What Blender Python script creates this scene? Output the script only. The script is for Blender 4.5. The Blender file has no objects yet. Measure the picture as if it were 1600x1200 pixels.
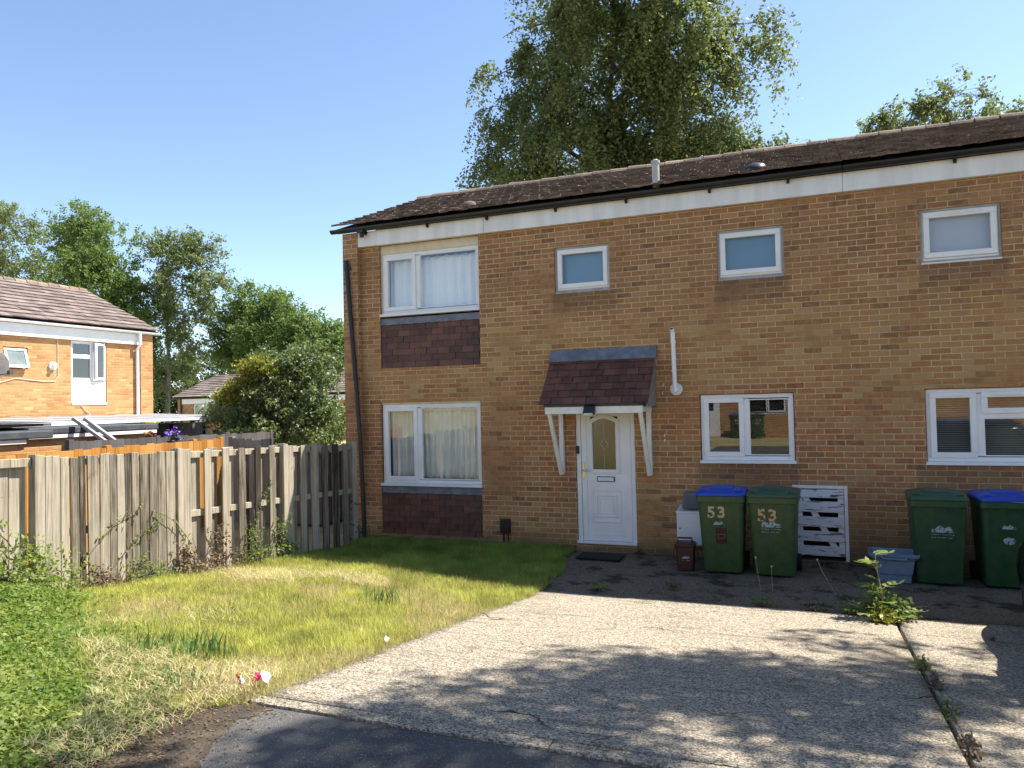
import bpy, bmesh, math, random
import numpy as np
from mathutils import Vector, Matrix
R = math.radians
random.seed(7); rng = np.random.default_rng(11)
scene = bpy.context.scene
col = scene.collection

# ------------------------------------------------------------------ camera, sky, sun, exposure
CAM_H = 2.13
yaw, pitch, roll, FPX = -.3844963, .02628195, -.0225666, 1187.0
def cam_axes():
    F = np.array([math.sin(yaw)*math.cos(pitch), math.cos(yaw)*math.cos(pitch), math.sin(pitch)])
    r = np.array([math.cos(yaw), -math.sin(yaw), 0]); u = np.cross(r, F)
    c, s = math.cos(roll), math.sin(roll)
    return c*r+s*u, -s*r+c*u, F
cA, cB, cC = cam_axes()
cd = bpy.data.cameras.new('camera'); cam = bpy.data.objects.new('camera', cd); col.objects.link(cam)
cd.sensor_width = 36; cd.lens = FPX/1600*36; cd.clip_end = 2000; cd.clip_start = .05
cam.matrix_world = Matrix(((cA[0], cB[0], -cC[0], 0), (cA[1], cB[1], -cC[1], -10.6), (cA[2], cB[2], -cC[2], CAM_H), (0, 0, 0, 1)))
scene.camera = cam
SUN_EL, SUN_AZ = R(55.5), R(50)          # azimuth from +Y towards +X
S = Vector((math.cos(SUN_EL)*math.sin(SUN_AZ), math.cos(SUN_EL)*math.cos(SUN_AZ), math.sin(SUN_EL)))
world = bpy.data.worlds.new('World'); scene.world = world; world.use_nodes = True
wn = world.node_tree.nodes; wl = world.node_tree.links
sky = wn.new('ShaderNodeTexSky'); sky.sky_type = 'NISHITA'; sky.sun_disc = False
sky.sun_elevation = SUN_EL; sky.sun_rotation = SUN_AZ
sky.air_density = .8; sky.dust_density = .35; sky.ozone_density = 1.3
wl.new(sky.outputs[0], wn['Background'].inputs[0]); wn['Background'].inputs[1].default_value = .108
sd = bpy.data.lights.new('sun', 'SUN'); sun = bpy.data.objects.new('sun', sd); col.objects.link(sun)
sd.energy = 4.6; sd.angle = R(.53); sd.color = (1, .95, .86)
sun.rotation_euler = S.to_track_quat('Z', 'Y').to_euler()
scene.view_settings.view_transform = 'Standard'; scene.view_settings.look = 'None'
scene.view_settings.exposure = 1.36; scene.view_settings.gamma = 1
scene.cycles.max_bounces = 8; scene.cycles.transparent_max_bounces = 16

# ------------------------------------------------------------------ node helpers
class NT:
    def __init__(s, name):
        s.m = bpy.data.materials.new(name); s.m.use_nodes = True
        s.t = s.m.node_tree; s.n = s.t.nodes; s.b = s.n['Principled BSDF']; s.out = s.n['Material Output']
    def add(s, typ, **kw):
        n = s.n.new(typ)
        for k, v in kw.items(): setattr(n, k, v)
        return n
    def link(s, a, b): s.t.links.new(a, b)
    def setin(s, sock, v):
        if hasattr(v, 'is_output') or isinstance(v, bpy.types.NodeSocket): s.link(v, sock)
        else: sock.default_value = v
    def math(s, op, a, b=0.0, c=None):
        n = s.add('ShaderNodeMath', operation=op); s.setin(n.inputs[0], a); s.setin(n.inputs[1], b)
        if c is not None: s.setin(n.inputs[2], c)
        return n.outputs[0]
    def sstep(s, v, lo, hi, a=0.0, b=1.0):
        n = s.add('ShaderNodeMapRange', interpolation_type='SMOOTHSTEP'); s.setin(n.inputs[0], v)
        n.inputs[1].default_value = lo; n.inputs[2].default_value = hi; n.inputs[3].default_value = a; n.inputs[4].default_value = b
        return n.outputs[0]
    def mix(s, f, a, b, mode='MIX'):
        n = s.add('ShaderNodeMix', data_type='RGBA', blend_type=mode); s.setin(n.inputs[0], f)
        for k, v in ((6, a), (7, b)):
            if isinstance(v, (tuple, list)): v = (*v[:3], 1)
            s.setin(n.inputs[k], v)
        return n.outputs[2]
    def noise(s, scale, vec=None, detail=4, rough=.55, stretch=None, dim='3D'):
        n = s.add('ShaderNodeTexNoise', noise_dimensions=dim); n.inputs['Scale'].default_value = scale
        n.inputs['Detail'].default_value = detail; n.inputs['Roughness'].default_value = rough
        if vec is None: vec = s.coord()
        if stretch:
            mp = s.add('ShaderNodeMapping'); mp.inputs['Scale'].default_value = stretch; s.link(vec, mp.inputs[0]); vec = mp.outputs[0]
        s.link(vec, n.inputs['Vector']); return n.outputs['Fac']
    def coord(s, k='Object'):
        if not hasattr(s, '_tc'): s._tc = s.add('ShaderNodeTexCoord')
        return s._tc.outputs[k]
    def island(s):
        return s.add('ShaderNodeNewGeometry').outputs['Random Per Island']
    def ramp(s, v, stops, interp='LINEAR'):
        n = s.add('ShaderNodeValToRGB'); n.color_ramp.interpolation = interp
        e = n.color_ramp.elements
        while len(e) < len(stops): e.new(.5)
        for k, (p, c) in enumerate(stops): e[k].position = p; e[k].color = (*c[:3], 1)
        s.link(v, n.inputs[0]); return n.outputs[0]
    def bump(s, h, strength=.5, dist=.01):
        n = s.add('ShaderNodeBump'); n.inputs['Strength'].default_value = strength; n.inputs['Distance'].default_value = dist
        s.link(h, n.inputs['Height']); s.link(n.outputs[0], s.b.inputs['Normal'])
    def col(s, c): s.setin(s.b.inputs['Base Color'], c if not isinstance(c, tuple) else (*c[:3], 1))
    def rough(s, v): s.setin(s.b.inputs['Roughness'], v)
    def spec(s, v): s.b.inputs['Specular IOR Level'].default_value = v

def pm(name, c1, c2=None, scale=3, rough=.6, bump=0, bscale=40, spec=.4, metal=0, stretch=None, isl=0, bdist=.004):
    t = NT(name)
    c2 = c2 or tuple(x*.8 for x in c1)
    f = t.sstep(t.noise(scale, stretch=stretch, detail=5), .3, .7)
    c = t.mix(f, c1, c2)
    if isl:
        v = t.math('ADD', 1-isl, t.math('MULTIPLY', t.island(), 2*isl))
        hv = t.add('ShaderNodeHueSaturation'); t.link(v, hv.inputs['Value']); t.link(c, hv.inputs['Color']); c = hv.outputs[0]
    t.col(c); t.rough(rough); t.spec(spec); t.b.inputs['Metallic'].default_value = metal
    if bump: t.bump(t.noise(bscale, stretch=stretch), bump, bdist)
    return t.m

def brick_mat(name, lit=False):
    t = NT(name)
    sx = t.add('ShaderNodeSeparateXYZ'); t.link(t.coord(), sx.inputs[0])
    sn = t.add('ShaderNodeSeparateXYZ'); t.link(t.coord('Normal'), sn.inputs[0])
    side = t.math('GREATER_THAN', t.math('ABSOLUTE', sn.outputs[0]), .5)
    u = t.math('ADD', t.math('MULTIPLY', sx.outputs[0], t.math('SUBTRACT', 1.0, side)), t.math('MULTIPLY', sx.outputs[1], side))
    z = t.math('ADD', sx.outputs[2], 3.0)
    rowf = t.math('DIVIDE', z, .075); row = t.math('FLOOR', rowf); fv = t.math('FRACT', rowf)
    # stretcher bond with the odd irregular course
    wn_ = t.add('ShaderNodeTexWhiteNoise', noise_dimensions='1D'); t.link(row, wn_.inputs['W'])
    jit = t.math('MULTIPLY', t.math('SUBTRACT', wn_.outputs['Value'], .5), .12)
    uu = t.math('ADD', t.math('ADD', t.math('DIVIDE', t.math('ADD', u, 40.0), .225), t.math('MULTIPLY', t.math('MODULO', row, 2.0), .5)), jit)
    colm = t.math('FLOOR', uu); fu = t.math('FRACT', uu)
    du = t.math('MULTIPLY', t.math('SUBTRACT', .5, t.math('ABSOLUTE', t.math('SUBTRACT', fu, .5))), .225)
    dv = t.math('MULTIPLY', t.math('SUBTRACT', .5, t.math('ABSOLUTE', t.math('SUBTRACT', fv, .5))), .075)
    wob = t.math('MULTIPLY', t.math('SUBTRACT', t.noise(25), .5), .006)
    d = t.math('ADD', t.math('MINIMUM', du, dv), wob)
    mort = t.sstep(d, .004, .0075, 1, 0)
    cx = t.add('ShaderNodeCombineXYZ'); t.link(colm, cx.inputs[0]); t.link(row, cx.inputs[1])
    w = t.add('ShaderNodeTexWhiteNoise', noise_dimensions='2D'); t.link(cx.outputs[0], w.inputs['Vector'])
    w2 = t.add('ShaderNodeTexWhiteNoise', noise_dimensions='3D')
    cx2 = t.add('ShaderNodeCombineXYZ'); t.link(colm, cx2.inputs[0]); t.link(row, cx2.inputs[1]); cx2.inputs[2].default_value = 3.3
    t.link(cx2.outputs[0], w2.inputs['Vector'])
    if lit:  # sunlit copy: brighter, warmer bricks with the sunshine in their colour
        base = t.ramp(w.outputs['Value'], [(0, (.4, .17, .06)), (.25, (.52, .26, .1)), (.55, (.6, .33, .14)), (.85, (.5, .24, .085)), (1, (.68, .42, .2))])
        mcol = (.46, .3, .17)
    else:
        red = t.ramp(w.outputs['Value'], [(0, (.22, .085, .04)), (.12, (.34, .132, .052)), (.5, (.42, .163, .06)), (.8, (.41, .195, .075)), (1, (.45, .25, .105))])
        buff = t.ramp(w.outputs['Value'], [(0, (.27, .13, .052)), (.14, (.37, .178, .06)), (.5, (.435, .22, .078)), (.8, (.455, .255, .096)), (1, (.51, .32, .142))])
        brown = t.ramp(w.outputs['Value'], [(0, (.2, .095, .05)), (.16, (.29, .135, .06)), (.55, (.35, .165, .072)), (.85, (.37, .188, .084)), (1, (.42, .235, .11))])
        zn = t.math('ADD', sx.outputs[2], t.math('MULTIPLY', t.math('SUBTRACT', t.noise(.55, detail=3), .5), 1.7))
        zn = t.math('ADD', zn, t.math('MULTIPLY', t.math('SUBTRACT', w2.outputs['Value'], .5), .55))
        c = t.mix(t.sstep(zn, .55, .95), buff, red)
        c = t.mix(t.sstep(zn, 2.0, 2.35), c, buff)
        base = t.mix(t.sstep(zn, 3.1, 3.75), c, brown)
        mcol = (.56, .42, .27)
    sp = t.noise(130, detail=2); sp2 = t.noise(14, detail=4)
    base = t.mix(t.sstep(sp, .38, .7, 0, .55), base, (.13, .07, .04))
    base = t.mix(t.sstep(sp2, .35, .75, 0, .45), base, (.44, .28, .13))
    # soot, damp and lime patches of their own shape
    big = t.noise(.8, detail=6, rough=.65)
    base = t.mix(t.sstep(big, .52, .8, 0, .5), base, (.11, .07, .045))
    mc = t.mix(t.sstep(t.noise(1.2, detail=5), .42, .7), mcol, tuple(v*.5 for v in mcol))
    c = t.mix(mort, base, mc)
    if not lit:
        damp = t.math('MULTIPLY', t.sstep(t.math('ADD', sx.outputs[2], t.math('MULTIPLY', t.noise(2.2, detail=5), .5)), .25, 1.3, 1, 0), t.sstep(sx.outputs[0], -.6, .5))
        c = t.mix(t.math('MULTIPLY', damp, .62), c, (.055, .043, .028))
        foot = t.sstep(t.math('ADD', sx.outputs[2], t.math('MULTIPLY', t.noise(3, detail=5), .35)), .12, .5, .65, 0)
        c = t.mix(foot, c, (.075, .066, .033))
        # wash marks below the sills
        for x0, x1, zt in ((-3.6, -2.7, 3.74), (-1.26, -.36, 3.74), (1.2, 2.1, 3.74), (-1.55, -.3, 1.26), (1.1, 2.9, 1.26)):
            mx = t.math('MULTIPLY', t.sstep(sx.outputs[0], x0-.05, x0+.02), t.sstep(sx.outputs[0], x1-.02, x1+.08, 1, 0))
            mz = t.math('MULTIPLY', t.sstep(sx.outputs[2], zt-.02, zt+.01, 1, 0), t.sstep(t.math('ADD', sx.outputs[2], t.math('MULTIPLY', t.noise(6), .25)), zt-.3, zt+.03))
            c = t.mix(t.math('MULTIPLY', t.math('MULTIPLY', mx, mz), .42), c, (.085, .056, .038))
    t.col(c); t.rough(.9); t.spec(.2)
    h = t.math('ADD', t.math('MULTIPLY', t.sstep(d, .002, .008), 1.0), t.math('MULTIPLY', t.noise(90, detail=3), .35))
    t.bump(h, .7, .006)
    return t.m

def leaf_mat(name, c1, c2, c3, trans=.35, spec=.35, nscale=.6):
    t = NT(name)
    f = t.sstep(t.noise(nscale, detail=3), .32, .68)
    c = t.mix(f, c1, c2)
    c = t.mix(t.sstep(t.island(), .45, 1.0, 0, .8), c, c3)
    t.col(c); t.rough(.5); t.spec(spec)
    tr = t.add('ShaderNodeBsdfTranslucent')
    hs = t.add('ShaderNodeHueSaturation'); hs.inputs['Value'].default_value = 1.25; hs.inputs['Saturation'].default_value = 1.1; hs.inputs['Hue'].default_value = .49
    t.link(c, hs.inputs['Color']); t.link(hs.outputs[0], tr.inputs[0])
    mx = t.add('ShaderNodeMixShader'); mx.inputs[0].default_value = trans
    t.link(t.b.outputs[0], mx.inputs[1]); t.link(tr.outputs[0], mx.inputs[2]); t.link(mx.outputs[0], t.out.inputs[0])
    return t.m

def attr_leaf_mat(name, trans=.35):
    t = NT(name); a = t.add('ShaderNodeAttribute', attribute_name='Col')
    t.col(a.outputs['Color']); t.rough(.6); t.spec(.25)
    tr = t.add('ShaderNodeBsdfTranslucent'); t.link(a.outputs['Color'], tr.inputs[0])
    mx = t.add('ShaderNodeMixShader'); mx.inputs[0].default_value = trans
    t.link(t.b.outputs[0], mx.inputs[1]); t.link(tr.outputs[0], mx.inputs[2]); t.link(mx.outputs[0], t.out.inputs[0])
    return t.m

def glass_mat(name, boost=2.2, base=.03, tint=(.9, .95, .95), wave=.0, gr=.01):
    t = NT(name)
    tb = t.add('ShaderNodeBsdfTransparent'); tb.inputs[0].default_value = (*tint, 1)
    g = t.add('ShaderNodeBsdfGlossy'); g.inputs['Roughness'].default_value = gr
    fr = t.add('ShaderNodeFresnel'); fr.inputs[0].default_value = 1.5
    f = t.math('MINIMUM', t.math('ADD', t.math('MULTIPLY', fr.outputs[0], boost), base), 1.0)
    geo = t.add('ShaderNodeNewGeometry'); f = t.math('MULTIPLY', f, t.math('SUBTRACT', 1.0, geo.outputs['Backfacing']))
    if wave:
        b = t.add('ShaderNodeBump'); b.inputs['Strength'].default_value = wave; b.inputs['Distance'].default_value = .01
        t.link(t.noise(1.6, detail=1), b.inputs['Height']); t.link(b.outputs[0], g.inputs['Normal'])
    mx = t.add('ShaderNodeMixShader'); t.link(f, mx.inputs[0]); t.link(tb.outputs[0], mx.inputs[1]); t.link(g.outputs[0], mx.inputs[2])
    t.link(mx.outputs[0], t.out.inputs[0]); return t.m

# ------------------------------------------------------------------ mesh helpers
class MB:
    def __init__(s): s.v = []; s.f = []
    def quad(s, a, b, c, d):
        k = len(s.v); s.v += [a, b, c, d]; s.f.append((k, k+1, k+2, k+3))
    def box(s, x0, x1, y0, y1, z0, z1, mtx=None):
        p = [(x, y, z) for z in (z0, z1) for y in (y0, y1) for x in (x0, x1)]
        s.hexa(p, mtx)
    def hexa(s, p, mtx=None):
        k = len(s.v)
        if mtx is not None: p = [tuple(mtx @ Vector(q)) for q in p]
        s.v += [tuple(q) for q in p]
        s.f += [tuple(k+i for i in q) for q in ((0, 2, 3, 1), (4, 5, 7, 6), (0, 1, 5, 4), (2, 6, 7, 3), (0, 4, 6, 2), (1, 3, 7, 5))]
    def beam(s, a, b, w, h, up=(0, 0, 1)):
        a = Vector(a); b = Vector(b); d = (b-a).normalized(); r = d.cross(Vector(up))
        if r.length < 1e-4: r = d.cross(Vector((0, 1, 0)))
        r.normalize(); u = r.cross(d); r *= w/2; u *= h/2
        s.hexa([a-r-u, a+r-u, b-r-u, b+r-u, a-r+u, a+r+u, b-r+u, b+r+u])
    def tube(s, pts, rad, n=8, cap=True):
        pts = [Vector(p) for p in pts]; k0 = len(s.v)
        if not hasattr(rad, '__len__'): rad = [rad]*len(pts)
        pr = None
        for i, p in enumerate(pts):
            d = (pts[min(i+1, len(pts)-1)]-pts[max(i-1, 0)]).normalized()
            if pr is None:
                pr = d.cross(Vector((0, 0, 1)))
                if pr.length < 1e-3: pr = Vector((1, 0, 0))
            pr = (pr-d*pr.dot(d)).normalized(); q = d.cross(pr)
            for j in range(n):
                a = 2*math.pi*j/n; s.v.append(tuple(p+(pr*math.cos(a)+q*math.sin(a))*rad[i]))
        for i in range(len(pts)-1):
            for j in range(n):
                a = k0+i*n+j; b = k0+i*n+(j+1) % n; s.f.append((a, b, b+n, a+n))
        if cap:
            s.f.append(tuple(k0+j for j in reversed(range(n)))); e = k0+(len(pts)-1)*n; s.f.append(tuple(e+j for j in range(n)))
    def prism(s, poly, y0, y1, axis='y'):     # poly of (x,z) extruded along y (or 'x': poly of (y,z) along x; 'z': (x,y))
        k = len(s.v); n = len(poly)
        def P(a, b, t): return {'y': (a, t, b), 'x': (t, a, b), 'z': (a, b, t)}[axis]
        s.v += [P(a, b, y0) for a, b in poly]+[P(a, b, y1) for a, b in poly]
        s.f.append(tuple(k+i for i in range(n))); s.f.append(tuple(k+n+i for i in reversed(range(n))))
        for i in range(n): j = (i+1) % n; s.f.append((k+i, k+n+i, k+n+j, k+j))
    def loft(s, rings, cap=True):
        k = len(s.v); n = len(rings[0])
        for r in rings: s.v += [tuple(p) for p in r]
        for i in range(len(rings)-1):
            for j in range(n):
                a = k+i*n+j; b = k+i*n+(j+1) % n; s.f.append((a, b, b+n, a+n))
        if cap:
            s.f.append(tuple(k+j for j in reversed(range(n)))); e = k+(len(rings)-1)*n; s.f.append(tuple(e+j for j in range(n)))
    def build(s, name, m, parent=None, smooth=False, bevel=0, fix=True, segs=2):
        me = bpy.data.meshes.new(name); me.from_pydata(s.v, [], s.f)
        if fix:
            bm = bmesh.new(); bm.from_mesh(me); bmesh.ops.recalc_face_normals(bm, faces=bm.faces); bm.to_mesh(me); bm.free()
        me.materials.append(m)
        if smooth: me.polygons.foreach_set('use_smooth', [True]*len(me.polygons))
        o = bpy.data.objects.new(name, me); col.objects.link(o)
        if parent: o.parent = parent
        if bevel:
            b = o.modifiers.new('bevel', 'BEVEL'); b.width = bevel; b.segments = segs; b.limit_method = 'ANGLE'; b.angle_limit = R(40)
        return o

def tag(o, label=None, cat=None, group=None, kind=None):
    if label: o['label'] = label
    if cat: o['category'] = cat
    if group: o['group'] = group
    if kind: o['kind'] = kind
    return o
def thing(name, label, cat, loc=(0, 0, 0), rz=0, group=None):
    o = bpy.data.objects.new(name, None); col.objects.link(o); o.location = loc; o.rotation_euler = (0, 0, rz)
    o.empty_display_size = .1
    return tag(o, label, cat, group)
def copy_tree(o, parent=None):
    c = o.copy(); col.objects.link(c)
    if parent: c.parent = parent
    for ch in list(o.children): copy_tree(ch, c)
    return c

def np_mesh(name, V, F, m, parent=None, cols=None, smooth=False):
    """V (n,3) verts, F (k,4) or (k,3) faces"""
    me = bpy.data.meshes.new(name); n = len(V); k, w = F.shape
    me.vertices.add(n); me.vertices.foreach_set('co', V.astype(np.float32).ravel())
    me.loops.add(k*w); me.loops.foreach_set('vertex_index', F.astype(np.int32).ravel())
    me.polygons.add(k); me.polygons.foreach_set('loop_start', (np.arange(k)*w).astype(np.int32))
    if smooth: me.polygons.foreach_set('use_smooth', np.ones(k, bool))
    me.update(calc_edges=True)
    if cols is not None:
        ca = me.color_attributes.new('Col', 'FLOAT_COLOR', 'POINT')
        ca.data.foreach_set('color', np.concatenate([cols, np.ones((n, 1))], 1).astype(np.float32).ravel())
    me.materials.append(m); o = bpy.data.objects.new(name, me); col.objects.link(o)
    if parent: o.parent = parent
    return o

def unit(v): return v/np.maximum(np.linalg.norm(v, axis=1, keepdims=True), 1e-6)
def leaf_quads(P, size, up=.35, asp=.55, rs=.45):
    """pointed leaf quads with random aim at points P"""
    n = len(P); d = unit(rng.normal(size=(n, 3))); nr = rng.normal(size=(n, 3)); nr[:, 2] += up*2; nr = unit(nr)
    d = unit(d-nr*(d*nr).sum(1, keepdims=True)); q = np.cross(nr, d)
    s = (size*(1-rs+2*rs*rng.random(n)))[:, None]
    V = np.stack([P-d*s*.5, P+q*s*asp*.5+nr*s*.06, P+d*s*.5, P-q*s*asp*.5+nr*s*.06], 1).reshape(-1, 3)
    return V, np.arange(n*4).reshape(n, 4)
def vnoise(x, y, sc, seed=0):
    r = np.random.default_rng(seed); T = r.random((64, 64)); x = x*sc+17.3; y = y*sc+9.1
    i = np.floor(x).astype(int); j = np.floor(y).astype(int); u = x-i; v = y-j; u = u*u*(3-2*u); v = v*v*(3-2*v)
    g = lambda a, b: T[a % 64, b % 64]
    return (g(i, j)*(1-u)+g(i+1, j)*u)*(1-v)+(g(i, j+1)*(1-u)+g(i+1, j+1)*u)*v
def fbm(x, y, sc, seed=0): return .55*vnoise(x, y, sc, seed)+.3*vnoise(x, y, sc*2.1, seed+1)+.15*vnoise(x, y, sc*4.3, seed+2)

def zg(X, Y):
    """ground level: flat by the house, the drive and lawn climb 1:10 towards the road"""
    X = np.asarray(X, float); Y = np.asarray(Y, float)
    b = np.clip((-3.0-X)/2.0, 0, 1); y0 = -2.6+1.4*b
    z = .105*np.clip(y0-np.maximum(Y, -7.0), 0, None)
    f = np.clip((X+9.5)/2.2, 0, 1)*np.clip((14-X)/4, 0, 1)
    return z*f
def zgf(x, y): return float(zg(x, y))

# ------------------------------------------------------------------ materials
M = {}
M['brick'] = brick_mat('brick'); M['brick_lit'] = brick_mat('brick_sunlit', True)
M['upvc'] = pm('white_upvc', (.8, .8, .8), (.74, .74, .73), 4, .35)
M['cream'] = pm('cream_painted_wood', (.66, .6, .45), (.55, .48, .34), 6, .6)
M['white_wood'] = pm('white_painted_wood', (.78, .77, .73), (.68, .66, .6), 5, .5, .2, 60)
M['grey_frame'] = pm('grey_sub_frame', (.42, .4, .38), (.32, .3, .28), 8, .6)
M['lead'] = pm('lead_flashing', (.1, .12, .15), (.18, .2, .235), 7, .5, .4, 14)
M['slate_grey'] = pm('dark_grey_felt', (.045, .05, .06), (.075, .08, .09), 6, .7, .3, 30)
M['black'] = pm('black_plastic', (.012, .012, .013), (.02, .02, .022), 5, .38)
M['rubber'] = pm('black_rubber', (.008, .008, .008), (.016, .015, .014), 30, .9, .6, 120)
M['void'] = pm('unlit_interior', (.03, .028, .026), (.02, .02, .02), 2, .9)
M['room'] = pm('room_wall', (.3, .28, .26), (.25, .23, .2), 2, .9)
M['tile'] = pm('brown_hung_tile', (.13, .055, .036), (.088, .039, .026), 5, .55, .5, 50, isl=.3)
M['roof'] = None
def roof_mat(name, c1, c2, c3, moss):
    t = NT(name); f = t.sstep(t.noise(5, detail=5), .3, .7); c = t.mix(f, c1, c2)
    v = t.math('ADD', .66, t.math('MULTIPLY', t.island(), .68)); hv = t.add('ShaderNodeHueSaturation'); t.link(v, hv.inputs['Value']); t.link(c, hv.inputs['Color']); c = hv.outputs[0]
    c = t.mix(t.sstep(t.noise(22, detail=6, rough=.7), .56, .7, 0, .9), c, c3)
    c = t.mix(t.sstep(t.noise(7, detail=6, rough=.75), .58, .7, 0, .8), c, moss)
    t.col(c); t.rough(.9); t.spec(.2); t.bump(t.noise(60, detail=5), .8, .01); return t.m
M['roof'] = roof_mat('old_roof_tile', (.16, .115, .09), (.11, .08, .065), (.38, .32, .26), (.12, .105, .065))
M['roof_grey'] = roof_mat('grey_roof_tile', (.21, .165, .145), (.17, .135, .12), (.27, .23, .2), (.1, .085, .06))
M['ridge'] = roof_mat('ridge_tile', (.26, .2, .15), (.18, .13, .1), (.4, .34, .27), (.22, .2, .1))
def wood_mat(name, stops, bs=.6, var=.25):
    t = NT(name)
    st = (1, 1, .035)
    n1 = t.noise(70, stretch=st, detail=6, rough=.65); n2 = t.noise(16, stretch=(1, 1, .06), detail=5); n3 = t.noise(2.2, detail=4)
    v = t.math('ADD', t.math('MULTIPLY', n1, .5), t.math('ADD', t.math('MULTIPLY', n2, .35), t.math('MULTIPLY', n3, .15)))
    v = t.math('ADD', v, t.math('MULTIPLY', t.math('SUBTRACT', t.island(), .5), var))
    c = t.ramp(v, stops)
    c = t.mix(t.sstep(t.noise(3.5, detail=6, rough=.7), .6, .78, 0, .6), c, tuple(x*.35 for x in stops[1][1]))
    t.col(c); t.rough(.88); t.spec(.15); t.bump(n1, bs, .006); return t.m
M['old_wood'] = wood_mat('weathered_wood', [(.37, (.045, .036, .028)), (.455, (.16, .134, .1)), (.54, (.275, .236, .178)), (.67, (.45, .39, .3))])
M['orange_wood'] = wood_mat('orange_stained_wood', [(.2, (.2, .08, .018)), (.45, (.44, .2, .045)), (.7, (.55, .29, .085))], .3, .35)
M['grey_wood'] = wood_mat('grey_wood', [(.2, (.11, .1, .09)), (.5, (.23, .21, .19)), (.75, (.33, .3, .27))], .4)
M['dark_wood'] = wood_mat('dark_fence_wood', [(.2, (.05, .045, .045)), (.5, (.11, .1, .1)), (.75, (.16, .15, .145))], .4)
M['plank'] = wood_mat('silver_plank', [(.2, (.2, .19, .18)), (.5, (.34, .33, .32)), (.75, (.45, .44, .42))], .3)
def peel_mat():
    t = NT('peeling_white_paint'); n = t.noise(9, stretch=(.35, 1, 2.6), detail=7, rough=.68)
    m = t.sstep(n, .555, .58); b = t.ramp(t.noise(30, stretch=(.2, 1, 3)), [(.3, (.09, .06, .055)), (.55, (.2, .12, .11)), (.7, (.3, .25, .23))])
    t.col(t.mix(m, t.mix(t.noise(6), (.74, .75, .76), (.6, .6, .6)), b)); t.rough(.7); t.bump(t.math('SUBTRACT', 1.0, m), .6, .003); return t.m
M['peel'] = peel_mat()
M['glass'] = glass_mat('window_glass', 2.6, .04, (.97, .98, .98))
M['glass_low'] = glass_mat('obscure_glass', 1.3, .02, (.97, .98, .98), 0, .08)
M['glass_far'] = glass_mat('window_glass_dark', 2.2, .05, (.6, .66, .68))
M['sky_blue'] = pm('sky_reflection_blue', (.085, .2, .3), (.075, .18, .27), 1.2, .25, spec=.6)  # blue stands in for the sky mirrored in the upper windows
M['blind_grey'] = pm('pale_grey_blind', (.42, .45, .5), (.36, .38, .42), 1.2, .4, spec=.6)
M['curtain'] = pm('white_curtain', (.88, .9, .92), (.82, .85, .87), 2, .9)
M['net'] = pm('net_curtain', (.8, .8, .75), (.68, .68, .62), 3, .9)
M['slat'] = pm('blind_slat', (.5, .47, .4), (.42, .4, .34), 3, .5)
M['slat_dark'] = pm('dark_blind_slat', (.13, .11, .085), (.1, .085, .07), 3, .5)
M['steel'] = pm('brushed_metal', (.75, .72, .68), None, 3, .25, metal=1)
M['brass'] = pm('brass_plate', (.75, .62, .38), None, 3, .3, metal=1)
M['terracotta'] = pm('terracotta_air_brick', (.33, .19, .1), (.26, .14, .07), 8, .9)
M['door_glass'] = glass_mat('leaded_door_glass', 2.0, .06, (.25, .27, .25), 0, .16)
M['bin_green'] = pm('green_bin_plastic', (.013, .056, .018), (.03, .07, .032), 9, .42, .15, 120)
M['bin_lid'] = pm('green_lid_plastic', (.026, .078, .047), (.034, .09, .056), 3, .42, .15, 120)
M['bin_olive'] = pm('olive_green_bin_plastic', (.028, .07, .017), (.052, .086, .036), 9, .42, .15, 120)
M['bin_blue'] = pm('blue_lid_plastic', (.012, .07, .43), (.01, .055, .36), 3, .38)
M['caddy'] = pm('brown_caddy_plastic', (.062, .02, .016), (.05, .017, .014), 5, .45)
M['tub'] = pm('blue_grey_tub_plastic', (.16, .22, .3), (.13, .18, .25), 6, .5)
M['basket'] = pm('grey_ribbed_plastic', (.12, .14, .17), (.1, .115, .14), 6, .5)
M['meter'] = pm('white_meter_cabinet', (.72, .74, .77), (.66, .68, .7), 4, .5)
def worn_mat(name, c, thr=.5, sc=30):
    t = NT(name); t.col(c); t.rough(.6); n = t.noise(sc, detail=5, rough=.65)
    tb = t.add('ShaderNodeBsdfTransparent'); mx = t.add('ShaderNodeMixShader')
    t.link(t.sstep(n, thr-.03, thr+.03), mx.inputs[0]); t.link(t.b.outputs[0], mx.inputs[1]); t.link(tb.outputs[0], mx.inputs[2]); t.link(mx.outputs[0], t.out.inputs[0]); return t.m
M['digit'] = worn_mat('worn_cream_digits', (.5, .4, .24), .57, 15)
M['digit_worn'] = worn_mat('very_worn_digits', (.5, .36, .2), .53, 16)
M['emblem'] = worn_mat('worn_white_print', (.34, .4, .41), .54, 34)
M['paper'] = pm('paper', (.75, .7, .62), (.65, .6, .5), 20, .8)
M['sticker'] = pm('dark_brown_sticker', (.035, .014, .01), (.05, .02, .014), 12, .6)
M['sticker_line'] = pm('faded_sticker_print', (.25, .17, .12), None, 12, .7)
M['car'] = pm('black_car_paint', (.004, .004, .005), None, 3, .12, spec=.6)
M['car_glass'] = glass_mat('car_glass', 2, .06, (.2, .22, .22))
M['lamp_glass'] = pm('lamp_lens', (.7, .68, .55), None, 3, .15)
M['bark'] = pm('bark', (.16, .13, .1), (.08, .065, .05), 8, .95, .8, 20, stretch=(1, 1, .2), bdist=.03)
M['bark_pale'] = pm('pale_bark', (.3, .27, .22), (.16, .14, .11), 6, .95, .8, 20, stretch=(1, 1, .3), bdist=.03)
M['poly'] = pm('polycarbonate_sheet', (.55, .53, .5), (.42, .4, .38), 1.5, .25, spec=.6)
M['navy'] = pm('navy_panel', (.012, .016, .045), (.016, .02, .055), 3, .5)
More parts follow.
